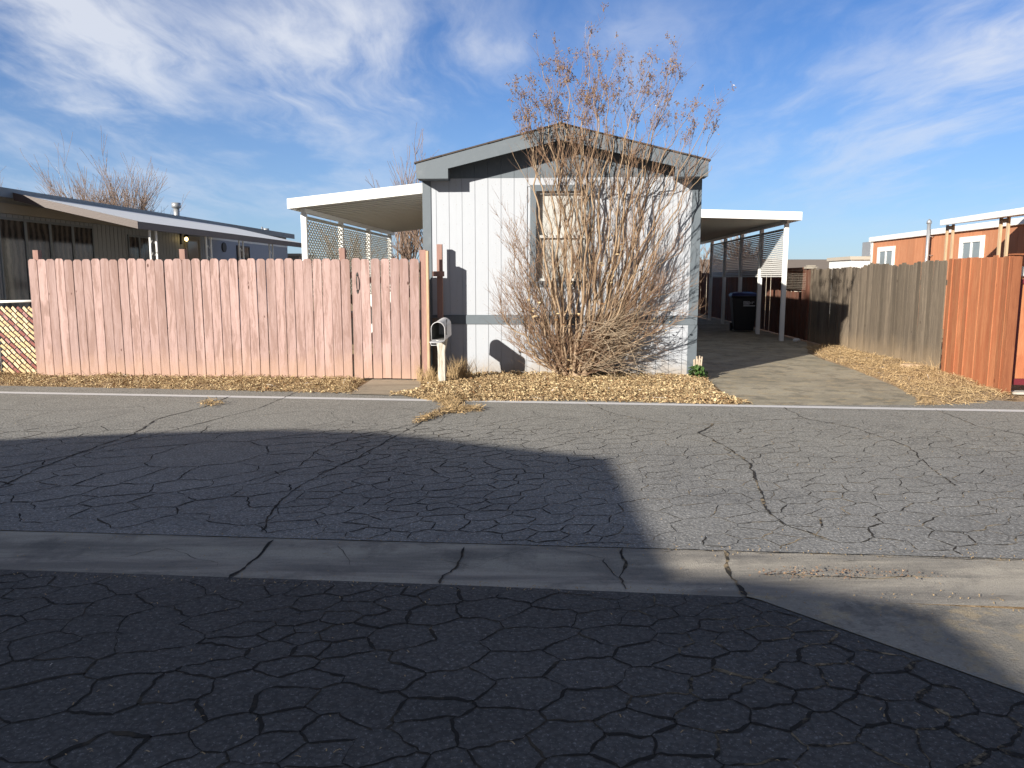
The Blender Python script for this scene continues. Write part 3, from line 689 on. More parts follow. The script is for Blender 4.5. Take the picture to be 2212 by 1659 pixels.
# ================= carports
def carport(name, loc, label, side, width, length, posts, zin, zout, fasc, ystart):
    """local y runs along the home axis; x=0 is the home side; side=-1 opens to the left"""
    C = empty(name, loc, -TH, label=label, cat='carport')
    s_ = side; X = s_ * width
    def zz_(x_): return zin + (zout - zin) * abs(x_) / width
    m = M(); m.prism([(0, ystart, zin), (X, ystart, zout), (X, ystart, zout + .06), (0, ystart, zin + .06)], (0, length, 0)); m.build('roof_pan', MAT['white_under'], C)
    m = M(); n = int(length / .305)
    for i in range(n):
        y = ystart + .15 + i * .305
        m.prism([(s_ * .02, y, zz_(.02) - .014), (X - s_ * .1, y, zz_(width - .1) - .014), (X - s_ * .1, y, zz_(width - .1) - .001), (s_ * .02, y, zz_(.02) - .001)], (0, .03, 0))
    m.build('roof_rib', MAT['white_under'], C)
    m = M(); m.prism([(0, ystart - .02, zin - .03), (X + s_ * .08, ystart - .02, zout - .03), (X + s_ * .08, ystart - .02, zout + fasc - .03), (0, ystart - .02, zin + fasc - .03)], (0, .018, 0))
    m.build('front_fascia', MAT['white_metal'], C, .004)
    m = M(); m.box(min(X, X + s_ * .08), max(X, X + s_ * .08), ystart, ystart + length, zout - .03, zout + fasc - .035); m.build('gutter_trim', MAT['white_metal'], C, .006)
    px = X - s_ * .16 if side > 0 else X - s_ * .12
    m = M(); m.box(px - .035, px + .035, ystart + .25, ystart + length - .1, zz_(px) - .09, zz_(px) - .005); m.build('header_beam', MAT['white_metal'], C)
    for y in posts:
        m = M(); m.box(px - .05, px + .05, y - .04, y + .04, -.01, zz_(px) - .092)
        m.box(px - .062, px - .052, y - .02, y + .02, .02, zz_(px) - .10)
        m.build('post', MAT['white_metal'], C, .004)
    return C, px, zz_
# right carport: posts start at depth 19.64
def onaxis(x0, y0, Y): return x0 + .065 * (Y - y0)
cx = onaxis(2.955, 12.25, 19.2)
wR = 3.55
CR, pxR, zR = carport('carport', (cx, 19.25, 0), 'white flat-roofed carport with louvered side over the driveway', 1, wR, 12.6, (.4, 2.8, 5.2, 7.6, 10.0), 3.10, 2.99, .20, 0)
for i in range(4):
    y0, y1 = .4 + 2.4 * i + .045, .4 + 2.4 * (i + 1) - .045
    m = M(); z = 1.60; zt = zR(pxR) - .22
    m.box(pxR - .012, pxR + .012, y0, y1, z, z + .03); m.box(pxR - .012, pxR + .012, y0, y1, zt, zt + .03)
    z += .05
    while z < zt - .02:
        m.prism([(pxR - .022, y0, z), (pxR - .016, y0, z - .004), (pxR + .020, y0, z + .038), (pxR + .014, y0, z + .042)], (0, y1 - y0, 0)); z += .052
    m.box(pxR - .015, pxR + .015, y0, y0 + .02, 1.63, zt); m.box(pxR - .015, pxR + .015, y1 - .02, y1, 1.63, zt)
    m.build('louver_panel', MAT['louver'], CR)
# left carport
wL = 2.79
cxl = onaxis(-1.409, 12.5, 14.35)
CL, pxL, zL = carport('patio_cover', (cxl, 14.35, 0), 'white patio cover with lattice screens between the pink fence and the white home', -1, wL, 8.2, (.32, 2.76, 5.2, 7.6), 3.17, 2.87, .185, 0)
CL['category'] = 'patio cover'
for i in range(3):
    y0, y1 = .32 + 2.44 * i + .045, .32 + 2.44 * (i + 1) - .05
    m = M(); z = 1.2; zt = zL(pxL) - .2; row = 0
    while z < zt:
        pts = []; n = int((y1 - y0) / .04); amp = .017
        for k in range(n + 1):
            yy = y0 + (y1 - y0) * k / n; ph = (k % 4) * math.pi / 2 + (math.pi if row % 2 else 0)
            zc = z + amp * math.cos(ph)
            pts.append((yy, zc))
        vs = []
        for (yy, zc) in pts: vs += [(pxL - .005, yy, zc - .0135), (pxL - .005, yy, zc + .0135), (pxL + .005, yy, zc + .0135), (pxL + .005, yy, zc - .0135)]
        fs = [(4 * k + a, 4 * k + (a + 1) % 4, 4 * k + 4 + (a + 1) % 4, 4 * k + 4 + a) for k in range(len(pts) - 1) for a in range(4)]
        m.add(vs, fs); z += .048; row += 1
    m.box(pxL - .015, pxL + .015, y0, y1, zt, zt + .06)
    m.build('lattice_panel', MAT['lattice_metal'], CL)
# ================= pink fence
P0 = Vector((-7.57, 12.22, 0)); P1 = Vector((-1.39, 11.83, 0)); fd = (P1 - P0); FL = fd.length; fa = math.atan2(fd.y, fd.x)
F = empty('picket_fence', P0, fa, label='faded pink dog-ear picket fence in front of the patio cover', cat='fence')
rf = random.Random(21)
def picket(me, x, wd, z0, z1, y=0.0, th=.016, lean=0.0, ear=.032):
    pts = [(x, z0), (x + wd, z0), (x + wd, z1 - ear), (x + wd - ear * .45, z1 - ear * .35), (x + wd - ear, z1), (x + ear, z1), (x + ear * .45, z1 - ear * .35), (x, z1 - ear)]
    me.prism([(px + lean * (pz - z0), y, pz) for px, pz in pts], (0, -th, 0))
GX = FL * ((770 - 85) / 830.0) + .02
m = M(); x = -.02
while x < GX - .10:
    picket(m, x, .139 - rf.random() * .004, .03 + rf.uniform(-.015, .01), 1.868 + rf.uniform(-.010, .008), rf.uniform(-.003, .003), lean=rf.gauss(0, .0022)); x += .1465
m.build('picket_panel', MAT['pink'], F, .0015)
for zr in (.35, 1.0, 1.62):
    m = M(); m.box(-.02, GX - .02, .006, .044, zr - .045, zr + .045); m.build('rail', MAT['pinkpost'], F)
for X, zt, ln in ((.02, 2.01, .0), (2.42, 2.02, -.012), (4.93, 2.03, -.004)):
    m = M(); m.prism([(X, .05, 0), (X + .089, .05, 0), (X + .089 + ln * 2, .05, zt), (X + ln * 2, .05, zt)], (0, .089, 0)); m.build('post', MAT['pinkpost'], F, .003)
Gt = M(); x = GX
gx = []
for i in range(7):
    picket(Gt, x, .138 - rf.random() * .005, .015 + rf.uniform(0, .02), 1.868 + rf.uniform(-.008, .012), rf.uniform(-.002, .002) - .004, lean=rf.gauss(0, .004)); gx.append(x); x += .148 + rf.uniform(-.001, .003)
gate = Gt.build('gate', MAT['pink'], F, .0015)
m = M(); m.box(GX + .01, x - .02, .006, .044, .30, .39); m.box(GX + .01, x - .02, .006, .044, 1.5, 1.59); m.beam((GX + .05, .03, .42), (x - .06, .03, 1.46), .04, .08); m.build('brace', MAT['pinkpost'], gate)
m = M(); hx = gx[0] + .085
m.tube([(hx, -.03, 1.62), (hx, -.055, 1.58), (hx, -.062, 1.5), (hx, -.055, 1.42), (hx, -.03, 1.38)], [.006, .008, .010, .008, .006], 8)
for z in (1.63, 1.37):
    m.prism([(hx - .018, -.022, z - .02), (hx + .018, -.022, z - .02), (hx + .012, -.022, z + .01), (hx, -.022, z + .035), (hx - .012, -.022, z + .01)] if z > 1.5 else [(hx - .012, -.022, z - .01), (hx, -.022, z - .035), (hx + .012, -.022, z - .01), (hx + .018, -.022, z + .02), (hx - .018, -.022, z + .02)], (0, -.008, 0))
m.build('handle', MAT['blackiron'], gate)
# gate posts by the home corner
m = M(); m.box(FL - .02, FL + .078, .02, .11, 0, 2.0); m.build('gate_post', MAT['pinkpost'], F, .003)
m = M(); m.box(FL + .080, FL + .118, .0, .09, 0, 1.985); m.build('gate_stop', MAT['tanwood'], F, .003)
m = M(); m.box(FL + .18, FL + .265, .42, .50, .4, 2.10); m.box(FL + .12, FL + .30, .38, .418, 1.60, 1.68); m.build('wall_post', MAT['pinkpost'], F, .003)
m = M(); m.box(FL + .12, FL + .30, .30, .34, .05, .95); m.build('stub_board', MAT['darkstake'], F)
# ================= chain-link panel with slats at the left end
CF = empty('chain_link_fence', (-8.35, 12.34, 0), fa, label='chain-link fence with diagonal tan and maroon privacy slats left of the pink fence', cat='fence')
W_ = .80; ztop = 1.12
m1, m2 = M(), M(); c = -.75; k = 0
while c < 2.0:
    # line z = c + W - ... running down to the right
    x0 = .14; pts = []
    xs0 = max(x0, c - ztop + .0); xs1 = min(W_ - .0, c - .05)
    if xs1 - xs0 > .03:
        tgt = M(); L = (xs1 - xs0); n = max(1, round(L / .083))
        for i in range(n):
            a = xs0 + L * i / n + .004; b2 = xs0 + L * (i + 1) / n - .004; yo = .006 if (i + k) % 2 else -.006
            tgt.beam((a, -.01 - yo, c - a), (b2, -.01 + yo, c - b2), .044, .004, up=(0, 1, 0))
        tgt.build('slat', MAT['slat_red' if k % 4 == 1 else 'slat_tan'], CF)
    c += .0935; k += 1
m = M()
for i in range(14):
    c = -.6 + i * .17
    for sg in (1,):
        x0 = max(.12, -c + .04); x1 = min(W_, ztop - c)
        if x1 > x0: m.tube([(x0, -.018, x0 + c), (x1, -.018, x1 + c)], .0018, 4)
m.build('wire', MAT['galv'], CF)
m = M(); m.tube([(-.05, 0, 1.195), (W_ + .05, 0, 1.215)], .021, 10); m.build('top_rail', MAT['white_metal'], CF)
m = M(); m.tube([(.0, .02, -.02), (.0, .02, 1.24)], .03, 12); m.tube([(0, .02, 1.24), (0, .02, 1.26), (0, .02, 1.275)], [.033, .028, .006], 12); m.build('post', MAT['galv'], CF)
m = M(); m.tube([(.115, 0, .05), (.115, 0, 1.17)], .011, 8)
for z in (.25, .62, .95): m.tube([(.0, -.005, z), (.12, -.005, z)], .008, 6)
m.build('tension_bar', MAT['galv'], CF)
m = M(); m.box(-.6, .0, .6, .62, 0, .6); 
# ================= mailbox
MP = G(953, 823); MP = Vector((-1.035, 11.32, 0))
MB = empty('mailbox', MP, R(-6), label='dented white mailbox standing open on a flaking wooden post', cat='mailbox')
m = M(); m.prism([(-.055, -.045, 0), (.055, -.045, 0), (.050, -.045, .50), (.060, -.045, .56), (.085, -.045, .70), (-.085, -.045, .70), (-.060, -.045, .56), (-.055, -.045, .50)], (0, .09, 0)); m.build('post', MAT['mailpost'], MB, .006)
L_ = .52; zb = .705; wd = .098; hh = .165
prof = [(-wd, 0), (-wd, hh)] + [(-wd * math.cos(a), hh + wd * math.sin(a)) for a in [math.pi * i / 12 for i in range(1, 12)]] + [(wd, hh), (wd, 0)]
def shell(me, prof, y0, y1, th):
    n = len(prof); cxp = 0; vs = []
    inner = []
    for (x_, z_) in prof:
        k_ = (wd - th) / wd; inner.append((x_ * k_, th + (z_ - 0) * ((hh + wd - 2 * th) / (hh + wd))))
    for y in (y0, y1):
        vs += [(x_, y, zb + z_) for x_, z_ in prof] + [(x_, y, zb + z_) for x_, z_ in inner]
    fs = []
    for i in range(n - 1):
        fs.append((i, i + 1, 2 * n + i + 1, 2 * n + i)); fs.append((n + i, 3 * n + i, 3 * n + i + 1, n + i + 1)); fs.append((i, n + i, n + i + 1, i + 1))
    fs += [(n - 1, 0, 2 * n, 3 * n - 1), (2 * n - 1, 4 * n - 1, 3 * n, n), (n - 1, 2 * n - 1, n, 0)]
    me.add(vs, fs)
m = M(); shell(m, prof, -L_ / 2, L_ / 2, .004)
m.tube([(x_, -L_ / 2, zb + z_) for x_, z_ in prof], .005, 6)
m.build('box_shell', MAT['mailbox'], MB)
m = M(); m.add([(x_ * .96, L_ / 2 - .004, zb + .003 + z_ * .97) for x_, z_ in prof], [tuple(range(len(prof)))]); m.build('box_back', MAT['mailbox'], MB)
m = M(); n = len(prof)
m.add([(x_ * .93, y, zb + .006 + z_ * .95) for y in (-L_ / 2 + .01, L_ / 2 - .012) for x_, z_ in prof], [(i, i + 1, n + i + 1, n + i) for i in range(n - 1)] + [(n - 1, 0, n, 2 * n - 1)]); m.build('box_lining', MAT['mailin'], MB)
# door hanging open
m = M(); k_ = .98
dpts = [(x_ * k_, -L_ / 2 - .01 - z_ * .97, zb - .004 + z_ * .05) for x_, z_ in prof]
m.prism(dpts, (0, -.001, -.006)); m.build('door', MAT['mailbox'], MB)
m = M(); m.tube([(-.06, -L_ / 2 - .24, zb - .0), (-.05, -L_ / 2 - .26, zb - .03), (.03, -L_ / 2 - .26, zb - .03), (.04, -L_ / 2 - .24, zb - .0)], .005, 6); m.build('latch', MAT['mailbox'], MB)
m = M(); m.box(wd + .003, wd + .008, -.15, -.135, zb + .06, zb + .28); m.box(wd + .003, wd + .008, -.15, -.10, zb + .24, zb + .285); m.build('flag', MAT['blackiron'], MB)
for ch in MB.children:
    if ch.name.split('.')[0] != 'post':
        ch.rotation_euler = (R(4.5), 0, 0); ch.location = (0, .05, .005)
# ================= right side fences
def boards(me, a, b_, z1, rnd, wd=.14, gap=.006, th=.018, leanv=.012, hv=.012, ear=.03, z0=.0, wobble=.012):
    d = b_ - a; L = d.length; d = d.normalized(); nrm = Vector((-d.y, d.x, 0)); x = 0
    while x < L - .05:
        w_ = min(wd, L - x) - rnd.random() * .006; g_ = gap * rnd.uniform(.2, 1.8); ln = rnd.gauss(0, leanv); zt = z1(x / L) + rnd.gauss(0, hv); oy = rnd.gauss(0, wobble * .4)
        e = ear
        prof_ = [(x, z0), (x + w_, z0), (x + w_ + ln, zt - e), (x + w_ + ln - e * .7, zt), (x + ln + e * .7, zt), (x + ln, zt - e)]
        tw = rnd.gauss(0, .05)
        base = [a + d * px + nrm * (oy + (px - x) * tw) + Vector((0, 0, pz)) for px, pz in prof_]
        me.prism(base, nrm * th); x += w_ + g_
def fence_root(name, a, label, cat='fence'): return empty(name, a, 0, label=label, cat=cat)
def rel(v, a): return v - a
fr = random.Random(77)
A0 = Vector((7.17, 12.80, 0)); A1 = Vector((7.51, 19.5, 0)); A2 = Vector((7.66, 22.1, 0)); A3 = Vector((8.35, 34.2, 0))
GF = fence_root('board_fence', A0, 'weathered grey-brown board fence along the sunlit driveway')
mid1 = lerp(A0, A1, .52)
m = M(); boards(m, Vector(), mid1 - A0, lambda s_: 1.84 + .02 * math.sin(s_ * 9), fr, gap=.010, leanv=.016, z0=-.01); m.build('board_panel', MAT['grey_fence'], GF)
m = M(); boards(m, mid1 - A0 + Vector((.03, .03, 0)), A1 - A0, lambda s_: 1.80 + .012 * math.sin(s_ * 7), fr, gap=.012, leanv=.016, z0=-.01); m.build('board_panel', MAT['grey_fence'], GF)
for zr in (.35, 1.5):
    m = M(); dd = (A1 - A0).normalized(); nn = Vector((dd.y, -dd.x, 0)); m.beam(nn * .03 + Vector((0, 0, zr)), (A1 - A0) + nn * .03 + Vector((0, 0, zr)), .04, .09); m.build('rail', MAT['grey_fence'], GF)
RP = fence_root('fence_post', A1, 'reddish square fence post with a pale cap where the grey fence ends', 'post')
m = M(); m.box(-.06, .07, .02, .15, 0, 1.80); m.build('shaft', MAT['red_fence'], RP, .004)
m = M(); m.box(-.12, .16, -.02, .2, 1.802, 1.86); m.box(-.08, .12, .01, .17, 1.862, 1.89); m.build('cap', MAT['tan_siding'], RP, .006)
LF = fence_root('lattice_fence', A1 + Vector((.02, .17, 0)), 'red-stained fence with a lattice top beside the first carport posts'); o0 = A1 + Vector((.02, .17, 0))
m = M(); boards(m, Vector(), A2 - o0, lambda s_: 1.22, fr, gap=.014, leanv=.006, ear=.004); m.build('board_panel', MAT['red_fence'], LF)
m = M(); dv = (A2 - o0); L = dv.length; dn = dv.normalized(); x = -.5
for zz2 in (1.25, 1.82): m.beam(Vector((0, 0, zz2)), dv + Vector((0, 0, zz2)), .04, .05)
x = 0
while x < L:
    m.beam(dn * x + Vector((0, 0, 1.27)), dn * x + Vector((0, 0, 1.80)), .01, .03); x += .08
z = 1.30
while z < 1.8: m.beam(Vector((.012, 0, z)), dv + Vector((.012, 0, z)), .01, .02); z += .045
m.build('lattice_top', MAT['red_fence'], LF)
m = M(); m.box(dv.x - .05, dv.x + .05, dv.y, dv.y + .1, 0, 1.86); m.build('post', MAT['red_fence'], LF)
DF = fence_root('stained_fence', A2 + Vector((0, .12, 0)), 'dark red-stained board fence in shade behind the carport posts'); o1 = A2 + Vector((0, .12, 0))
m = M(); boards(m, Vector(), A3 - o1, lambda s_: 1.78, fr, gap=.016, leanv=.008); m.build('board_panel', MAT['red_fence'], DF)
BF = fence_root('back_fence', Vector((3.9, 34.4, 0)), 'brown board fence closing the far end of the driveway')
m = M(); boards(m, Vector(), Vector((4.45, -.15, 0)), lambda s_: 1.86, fr, gap=.018, leanv=.006); m.build('board_panel', MAT['red_fence'], BF)
# orange fence
B0 = Vector((7.14, 12.72, 0)); B1 = Vector((6.70, 10.42, 0))
OF = fence_root('stained_fence', B0, 'bright orange-stained board fence panel at the right edge by the road')
m = M(); boards(m, Vector(), B1 - B0, lambda s_: 1.885 - .02 * s_, fr, wd=.19, gap=.002, leanv=.004, hv=.006, ear=.018, z0=.0, wobble=.004); m.build('board_panel', MAT['orange_fence'], OF, .002)
m = M(); e0 = B1 - B0; m.box(e0.x - .02, e0.x + .10, e0.y - .05, e0.y - .02, 0, 1.86); m.build('end_board', MAT['old_brown'], OF, .002)
m = M(); m.box(e0.x + .02, e0.x + .11, e0.y + .0, e0.y + .09, 0, 1.88); m.box(e0.x + .0, e0.x + .13, e0.y - .03, e0.y + .1, 1.881, 1.90); m.build('post', MAT['old_brown'], OF)
# neighbour's gate on the right
NG = empty('yard_gate', (6.90, 10.55, 0), R(-4), label='orange board gate in a maroon steel frame at the right edge', cat='gate')
m = M(); xx = .03
while xx < 1.3:
    m.box(xx, xx + .136, .0, .018, .20, 1.50); xx += .139
m.build('board_panel', MAT['orange_fence'], NG)
m = M(); m.box(0, 1.35, -.03, -.002, .115, .198); m.box(0, 1.35, -.03, -.002, 1.50, 1.56); m.box(0, .028, -.031, .02, .115, 1.56); m.build('steel_frame', MAT['maroon'], NG)
m = M(); m.box(.0, 1.35, -.03, .03, 1.60, 1.73); m.build('letter_rail', MAT['white_metal'], NG, .01)
m = M(); m.box(-.0, 1.5, -.10, .1, -.01, .02); m.build('sill', MAT['foundation'], NG)
# flat rock, litter
m = M(); rk = random.Random(4); ns = 14; ring = [(.30 * math.cos(2 * math.pi * i / ns) * rk.uniform(.8, 1.1), .13 * math.sin(2 * math.pi * i / ns) * rk.uniform(.8, 1.1)) for i in range(ns)]
vs = [(x_, y, 0) for x_, y in ring] + [(x_ * .8, y * .75, .06 + rk.uniform(-.01, .01)) for x_, y in ring] + [(0, 0, .075)]
m.add(vs, [(i, (i + 1) % ns, ns + (i + 1) % ns, ns + i) for i in range(ns)] + [(ns + i, ns + (i + 1) % ns, 2 * ns) for i in range(ns)])
rk_ = m.build('rock', MAT['rock']); rk_.location = (6.98, 13.3, .03); tag(rk_, 'flat tan rock lying in dry grass by the grey fence', 'rock')
m = M(); m.tube([(-.09, 0, .045), (-.05, 0, .05), (.05, .02, .05), (.07, .02, .045), (.09, .025, .045)], [.03, .042, .042, .02, .016], 10); 
bt = m.build('plastic_bottle', MAT['white_metal']); bt.location = (7.05, 19.0, 0); tag(bt, 'crushed pale plastic bottle lying by the carport front post', 'bottle')
# ================= wheelie bin
BN = empty('trash_bin', (6.88, 22.95, 0), R(-10), label='black wheeled trash bin with navy lid behind the carport post', cat='trash bin')
m = M(); 
def loft(me, a, b2, z0, z1):
    vs = [(x_ * a[0], y * a[1], z0) for x_, y in ((-1, -1), (1, -1), (1, 1), (-1, 1))] + [(x_ * b2[0], y * b2[1], z1) for x_, y in ((-1, -1), (1, -1), (1, 1), (-1, 1))]
    me.add(vs, [(3, 2, 1, 0), (4, 5, 6, 7), (0, 1, 5, 4), (1, 2, 6, 5), (2, 3, 7, 6), (3, 0, 4, 7)])
loft(m, (.27, .30), (.37, .40), .04, 1.0); loft(m, (.40, .43), (.40, .43), 1.001, 1.05); m.build('body', MAT['bin'], BN, .02)
m = M(); loft(m, (.41, .44), (.36, .38), 1.052, 1.13); loft(m, (.34, .36), (.22, .24), 1.131, 1.16); m.build('lid', MAT['binlid'], BN, .015)
m = M(); m.tube([(-.36, .46, 1.10), (.36, .46, 1.10)], .018, 8); m.build('handle', MAT['bin'], BN)
for s_ in (-1, 1):
    m = M(); m.tube([(s_ * .28, .30, .12), (s_ * .34, .30, .12)], .12, 18); m.build('wheel', MAT['rubber'], BN)
m = M()
def stk(x0, x1, z0, z1):
    ys = [-.3 - .1 * (z - .04) / .96 - .006 for z in (z0, z1)]
    m.add([(x0, ys[0], z0), (x1, ys[0], z0), (x1, ys[1], z1), (x0, ys[1], z1)], [(0, 1, 2, 3)])
stk(-.05, .12, .80, .812); stk(-.05, -.035, .80, .90); stk(.105, .12, .80, .90); stk(-.05, .12, .888, .90); stk(-.02, .005, .82, .88); stk(.02, .04, .82, .88); stk(.055, .09, .82, .87)
stk(.15, .165, .82, .885); stk(.19, .25, .87, .885); stk(.19, .205, .82, .87); stk(-.05, .28, .755, .782)
m.build('stamped_mark', MAT['sticker'], BN)
# ================= bare shrub in front of the wall
rs = random.Random(2024)
SY = 11.95
def catm(P, n=6):
    out = []; Q = [P[0] * 2 - P[1]] + P + [P[-1] * 2 - P[-2]]
    for i in range(1, len(Q) - 2):
        for k in range(n):
            t_ = k / n; a, b2, c_, d = Q[i - 1], Q[i], Q[i + 1], Q[i + 2]
            out.append(.5 * ((2 * b2) + (c_ - a) * t_ + (2 * a - 5 * b2 + 4 * c_ - d) * t_ ** 2 + (3 * b2 - a - 3 * c_ + d) * t_ ** 3))
    out.append(P[-1]); return out
stems, twigs, seeds, dead = M(), M(), M(), M()
WALLY = 12.30
def clampy(p):
    lim = WALLY - .07 - .065 * (p.x) * 1.0 + .0
    if p.z < 3.1 and -1.5 < p.x < 3.1 and p.y > lim: p.y = lim
    if p.z > 3.0 and p.z < 4.0 and p.y > 11.85 and p.x < 3.1: p.y = 11.85
    return p
def grow(me, a, d, L, r, up=.25, seg=.08, wob=.10, taper=.25, sides=4):
    n = max(3, int(L / seg)); pts = [a.copy()]; p = a.copy(); d = d.normalized()
    for i in range(n):
        d = (d + Vector((rs.gauss(0, wob), rs.gauss(0, wob * .8), rs.gauss(0, wob) + up * .1))).normalized()
        p = clampy(p + d * (L / n)); pts.append(p.copy())
    me.tube(pts, [r * (1 - (1 - taper) * i / n) for i in range(n + 1)], sides, cap=False)
    return pts
def seedhead(p, d, s_=.10, n=16):
    for i in range(n):
        e = p + Vector((rs.gauss(0, s_ * .45), rs.gauss(0, s_ * .45), rs.gauss(s_ * .35, s_ * .6)))
        twigs.tube([p - d * .02, lerp(p, e, .5) + Vector((0, 0, .005)), e], [.0016, .0013, .001], 3, cap=False)
        r = rs.uniform(.007, .013); q = Vector((rs.uniform(-1, 1), rs.uniform(-1, 1), rs.uniform(-1, 1))).normalized()
        o1_ = q.orthogonal().normalized() * r; o2_ = q.cross(o1_).normalized() * r * .7; q = q * r * 1.5
        seeds.add([e + q, e + o1_, e + o2_, e - o1_, e - o2_, e - q], [(0, 1, 2), (0, 2, 3), (0, 3, 4), (0, 4, 1), (5, 2, 1), (5, 3, 2), (5, 4, 3), (5, 1, 4)])
def stem(path, r0, r1, nside, high, seedy=True, yoff=None, twiglen=1.0):
    y0 = SY + rs.gauss(0, .07) if yoff is None else SY + yoff[0]
    y1 = SY + (rs.uniform(-.45, .15) if yoff is None else yoff[1])
    P = []
    for i, (u, v) in enumerate(path):
        t_ = i / (len(path) - 1); P.append(A(u + rs.gauss(0, 3) * (i > 0), v, lerp(y0, y1, t_)))
    C = [clampy(p) for p in catm(P, 8)]
    sq = rs.uniform(0, 99)
    for i in range(1, len(C) - 1):
        k_ = min(1, i / 8); C[i] = clampy(C[i] + Vector((mn.noise(Vector((sq, i * .33, 0))) * .085 * k_ + rs.gauss(0, .007), mn.noise(Vector((sq, i * .33, 9))) * .08 * k_, 0)))
    n = len(C); rad = [r0 + (r1 - r0) * (i / (n - 1)) ** .8 for i in range(n)]
    stems.tube(C, rad, 6, cap=False)
    for k in range(nside):
        i = int(n * rs.uniform(.22, .97)); i = min(i, n - 2); a = C[i]; d = (C[i + 1] - C[i - 1]).normalized()
        sd_ = Vector((rs.choice((-1, 1)) * rs.uniform(.25, .8), rs.uniform(-.6, .35), rs.uniform(-.05, .35)))
        dd = (d + sd_ * .75).normalized(); L = rs.uniform(.3, .95) * twiglen * (1 - .35 * i / n)
        tp = grow(twigs if rad[i] < .011 else stems, a, dd, L, min(rad[i] * .55, .0065), up=.5, wob=.07)
        for q in range(rs.randint(3, 7)):
            j = rs.randint(1, len(tp) - 2); d2 = (tp[j + 1] - tp[j - 1]).normalized()
            s2 = Vector((rs.uniform(-.8, .8), rs.uniform(-.6, .4), rs.uniform(-.1, .5)))
            t2 = grow(twigs, tp[j], d2 + s2, rs.uniform(.10, .34) * twiglen, .0026, up=.4, wob=.12, sides=3)
            if seedy and tp[j].z > high: 
                if rs.random() < .16: seedhead(t2[-1], d2, .055, 9)
        if seedy and tp[-1].z > high and rs.random() < .55: seedhead(tp[-1], dd, .075, 14)
    if seedy and C[-1].z > high: seedhead(C[-1], (C[-1] - C[-3]).normalized(), .10, 26)
    return C
tall = [  # (path in photo units at the shrub's depth)
    [(1235, 805), (1240, 640), (1238, 450), (1262, 270), (1275, 70)],
    [(1225, 805), (1205, 640), (1195, 420), (1190, 260), (1178, 140)],
    [(1225, 805), (1212, 600), (1205, 400), (1200, 280), (1207, 145)],
    [(1215, 805), (1200, 640), (1172, 440), (1150, 330), (1132, 210)],
    [(1215, 805), (1195, 660), (1165, 470), (1152, 340), (1140, 240)],
    [(1230, 805), (1228, 600), (1215, 420), (1228, 290), (1232, 155)],
    [(1240, 805), (1255, 640), (1250, 420), (1258, 300), (1258, 195)],
    [(1240, 805), (1262, 600), (1268, 420), (1285, 280), (1292, 125)],
    [(1245, 805), (1268, 620), (1272, 430), (1290, 260), (1345, 135)],
    [(1250, 805), (1275, 660), (1262, 450), (1240, 330), (1225, 175)],
    [(1262, 800), (1305, 640), (1330, 470), (1350, 300), (1410, 125)],
    [(1265, 800), (1312, 640), (1345, 460), (1362, 330), (1400, 200)],
    [(1262, 800), (1300, 620), (1318, 440), (1325, 300), (1340, 175)],
    [(1268, 800), (1320, 650), (1352, 480), (1400, 320), (1470, 165)],
    [(1268, 800), (1325, 660), (1375, 490), (1425, 350), (1502, 228)],
    [(1268, 800), (1330, 660), (1370, 480), (1395, 330), (1450, 130)],
    [(1272, 800), (1345, 670), (1400, 520), (1460, 390), (1537, 245)],
    [(1272, 800), (1345, 680), (1415, 540), (1470, 420), (1545, 275)],
    [(1270, 800), (1335, 670), (1380, 560), (1430, 420), (1480, 300)],
    [(1248, 805), (1285, 640), (1300, 440), (1318, 300), (1310, 190)],
    [(1222, 805), (1215, 640), (1235, 430), (1215, 330), (1200, 230)],
    [(1232, 805), (1232, 640), (1222, 470), (1180, 340), (1160, 230)]]
for p in tall: stem(p, rs.uniform(.018, .031), .0034, 17, 3.55)
for p in rs.sample(tall, 5): stem([(u + (rs.uniform(-14, 14) if i else rs.uniform(-8, 8)), v + (rs.uniform(20, 110) if i == 4 else 0)) for i, (u, v) in enumerate(p)], rs.uniform(.012, .02), .0034, 14, 3.55)
for p in [  # shorter stems of the lower fan
    [(1210, 800), (1165, 640), (1130, 540), (1108, 470)], [(1208, 800), (1170, 680), (1135, 580), (1090, 520)],
    [(1205, 800), (1150, 720), (1110, 660), (1085, 600)], [(1202, 795), (1150, 740), (1105, 700), (1083, 655)],
    [(1202, 800), (1155, 770), (1120, 735), (1095, 690)], [(1205, 805), (1160, 785), (1130, 760), (1100, 735)],
    [(1212, 800), (1180, 700), (1160, 600), (1140, 500)], [(1218, 800), (1200, 700), (1175, 590), (1160, 450)],
    [(1275, 800), (1345, 730), (1400, 640), (1440, 540)], [(1275, 800), (1350, 740), (1415, 690), (1460, 600)],
    [(1275, 800), (1340, 760), (1410, 720), (1478, 690)], [(1272, 800), (1330, 700), (1385, 600), (1430, 480)],
    [(1260, 800), (1300, 720), (1345, 600), (1385, 480)], [(1255, 800), (1290, 700), (1300, 560), (1320, 420)],
    [(1275, 800), (1330, 750), (1380, 660), (1410, 610)], [(1225, 800), (1215, 700), (1250, 560), (1270, 420)],
    [(1240, 800), (1262, 700), (1285, 600), (1290, 480)], [(1210, 800), (1185, 730), (1150, 650), (1120, 610)]]:
    stem(p, rs.uniform(.013, .023), .0034, 19, 9, twiglen=.85)
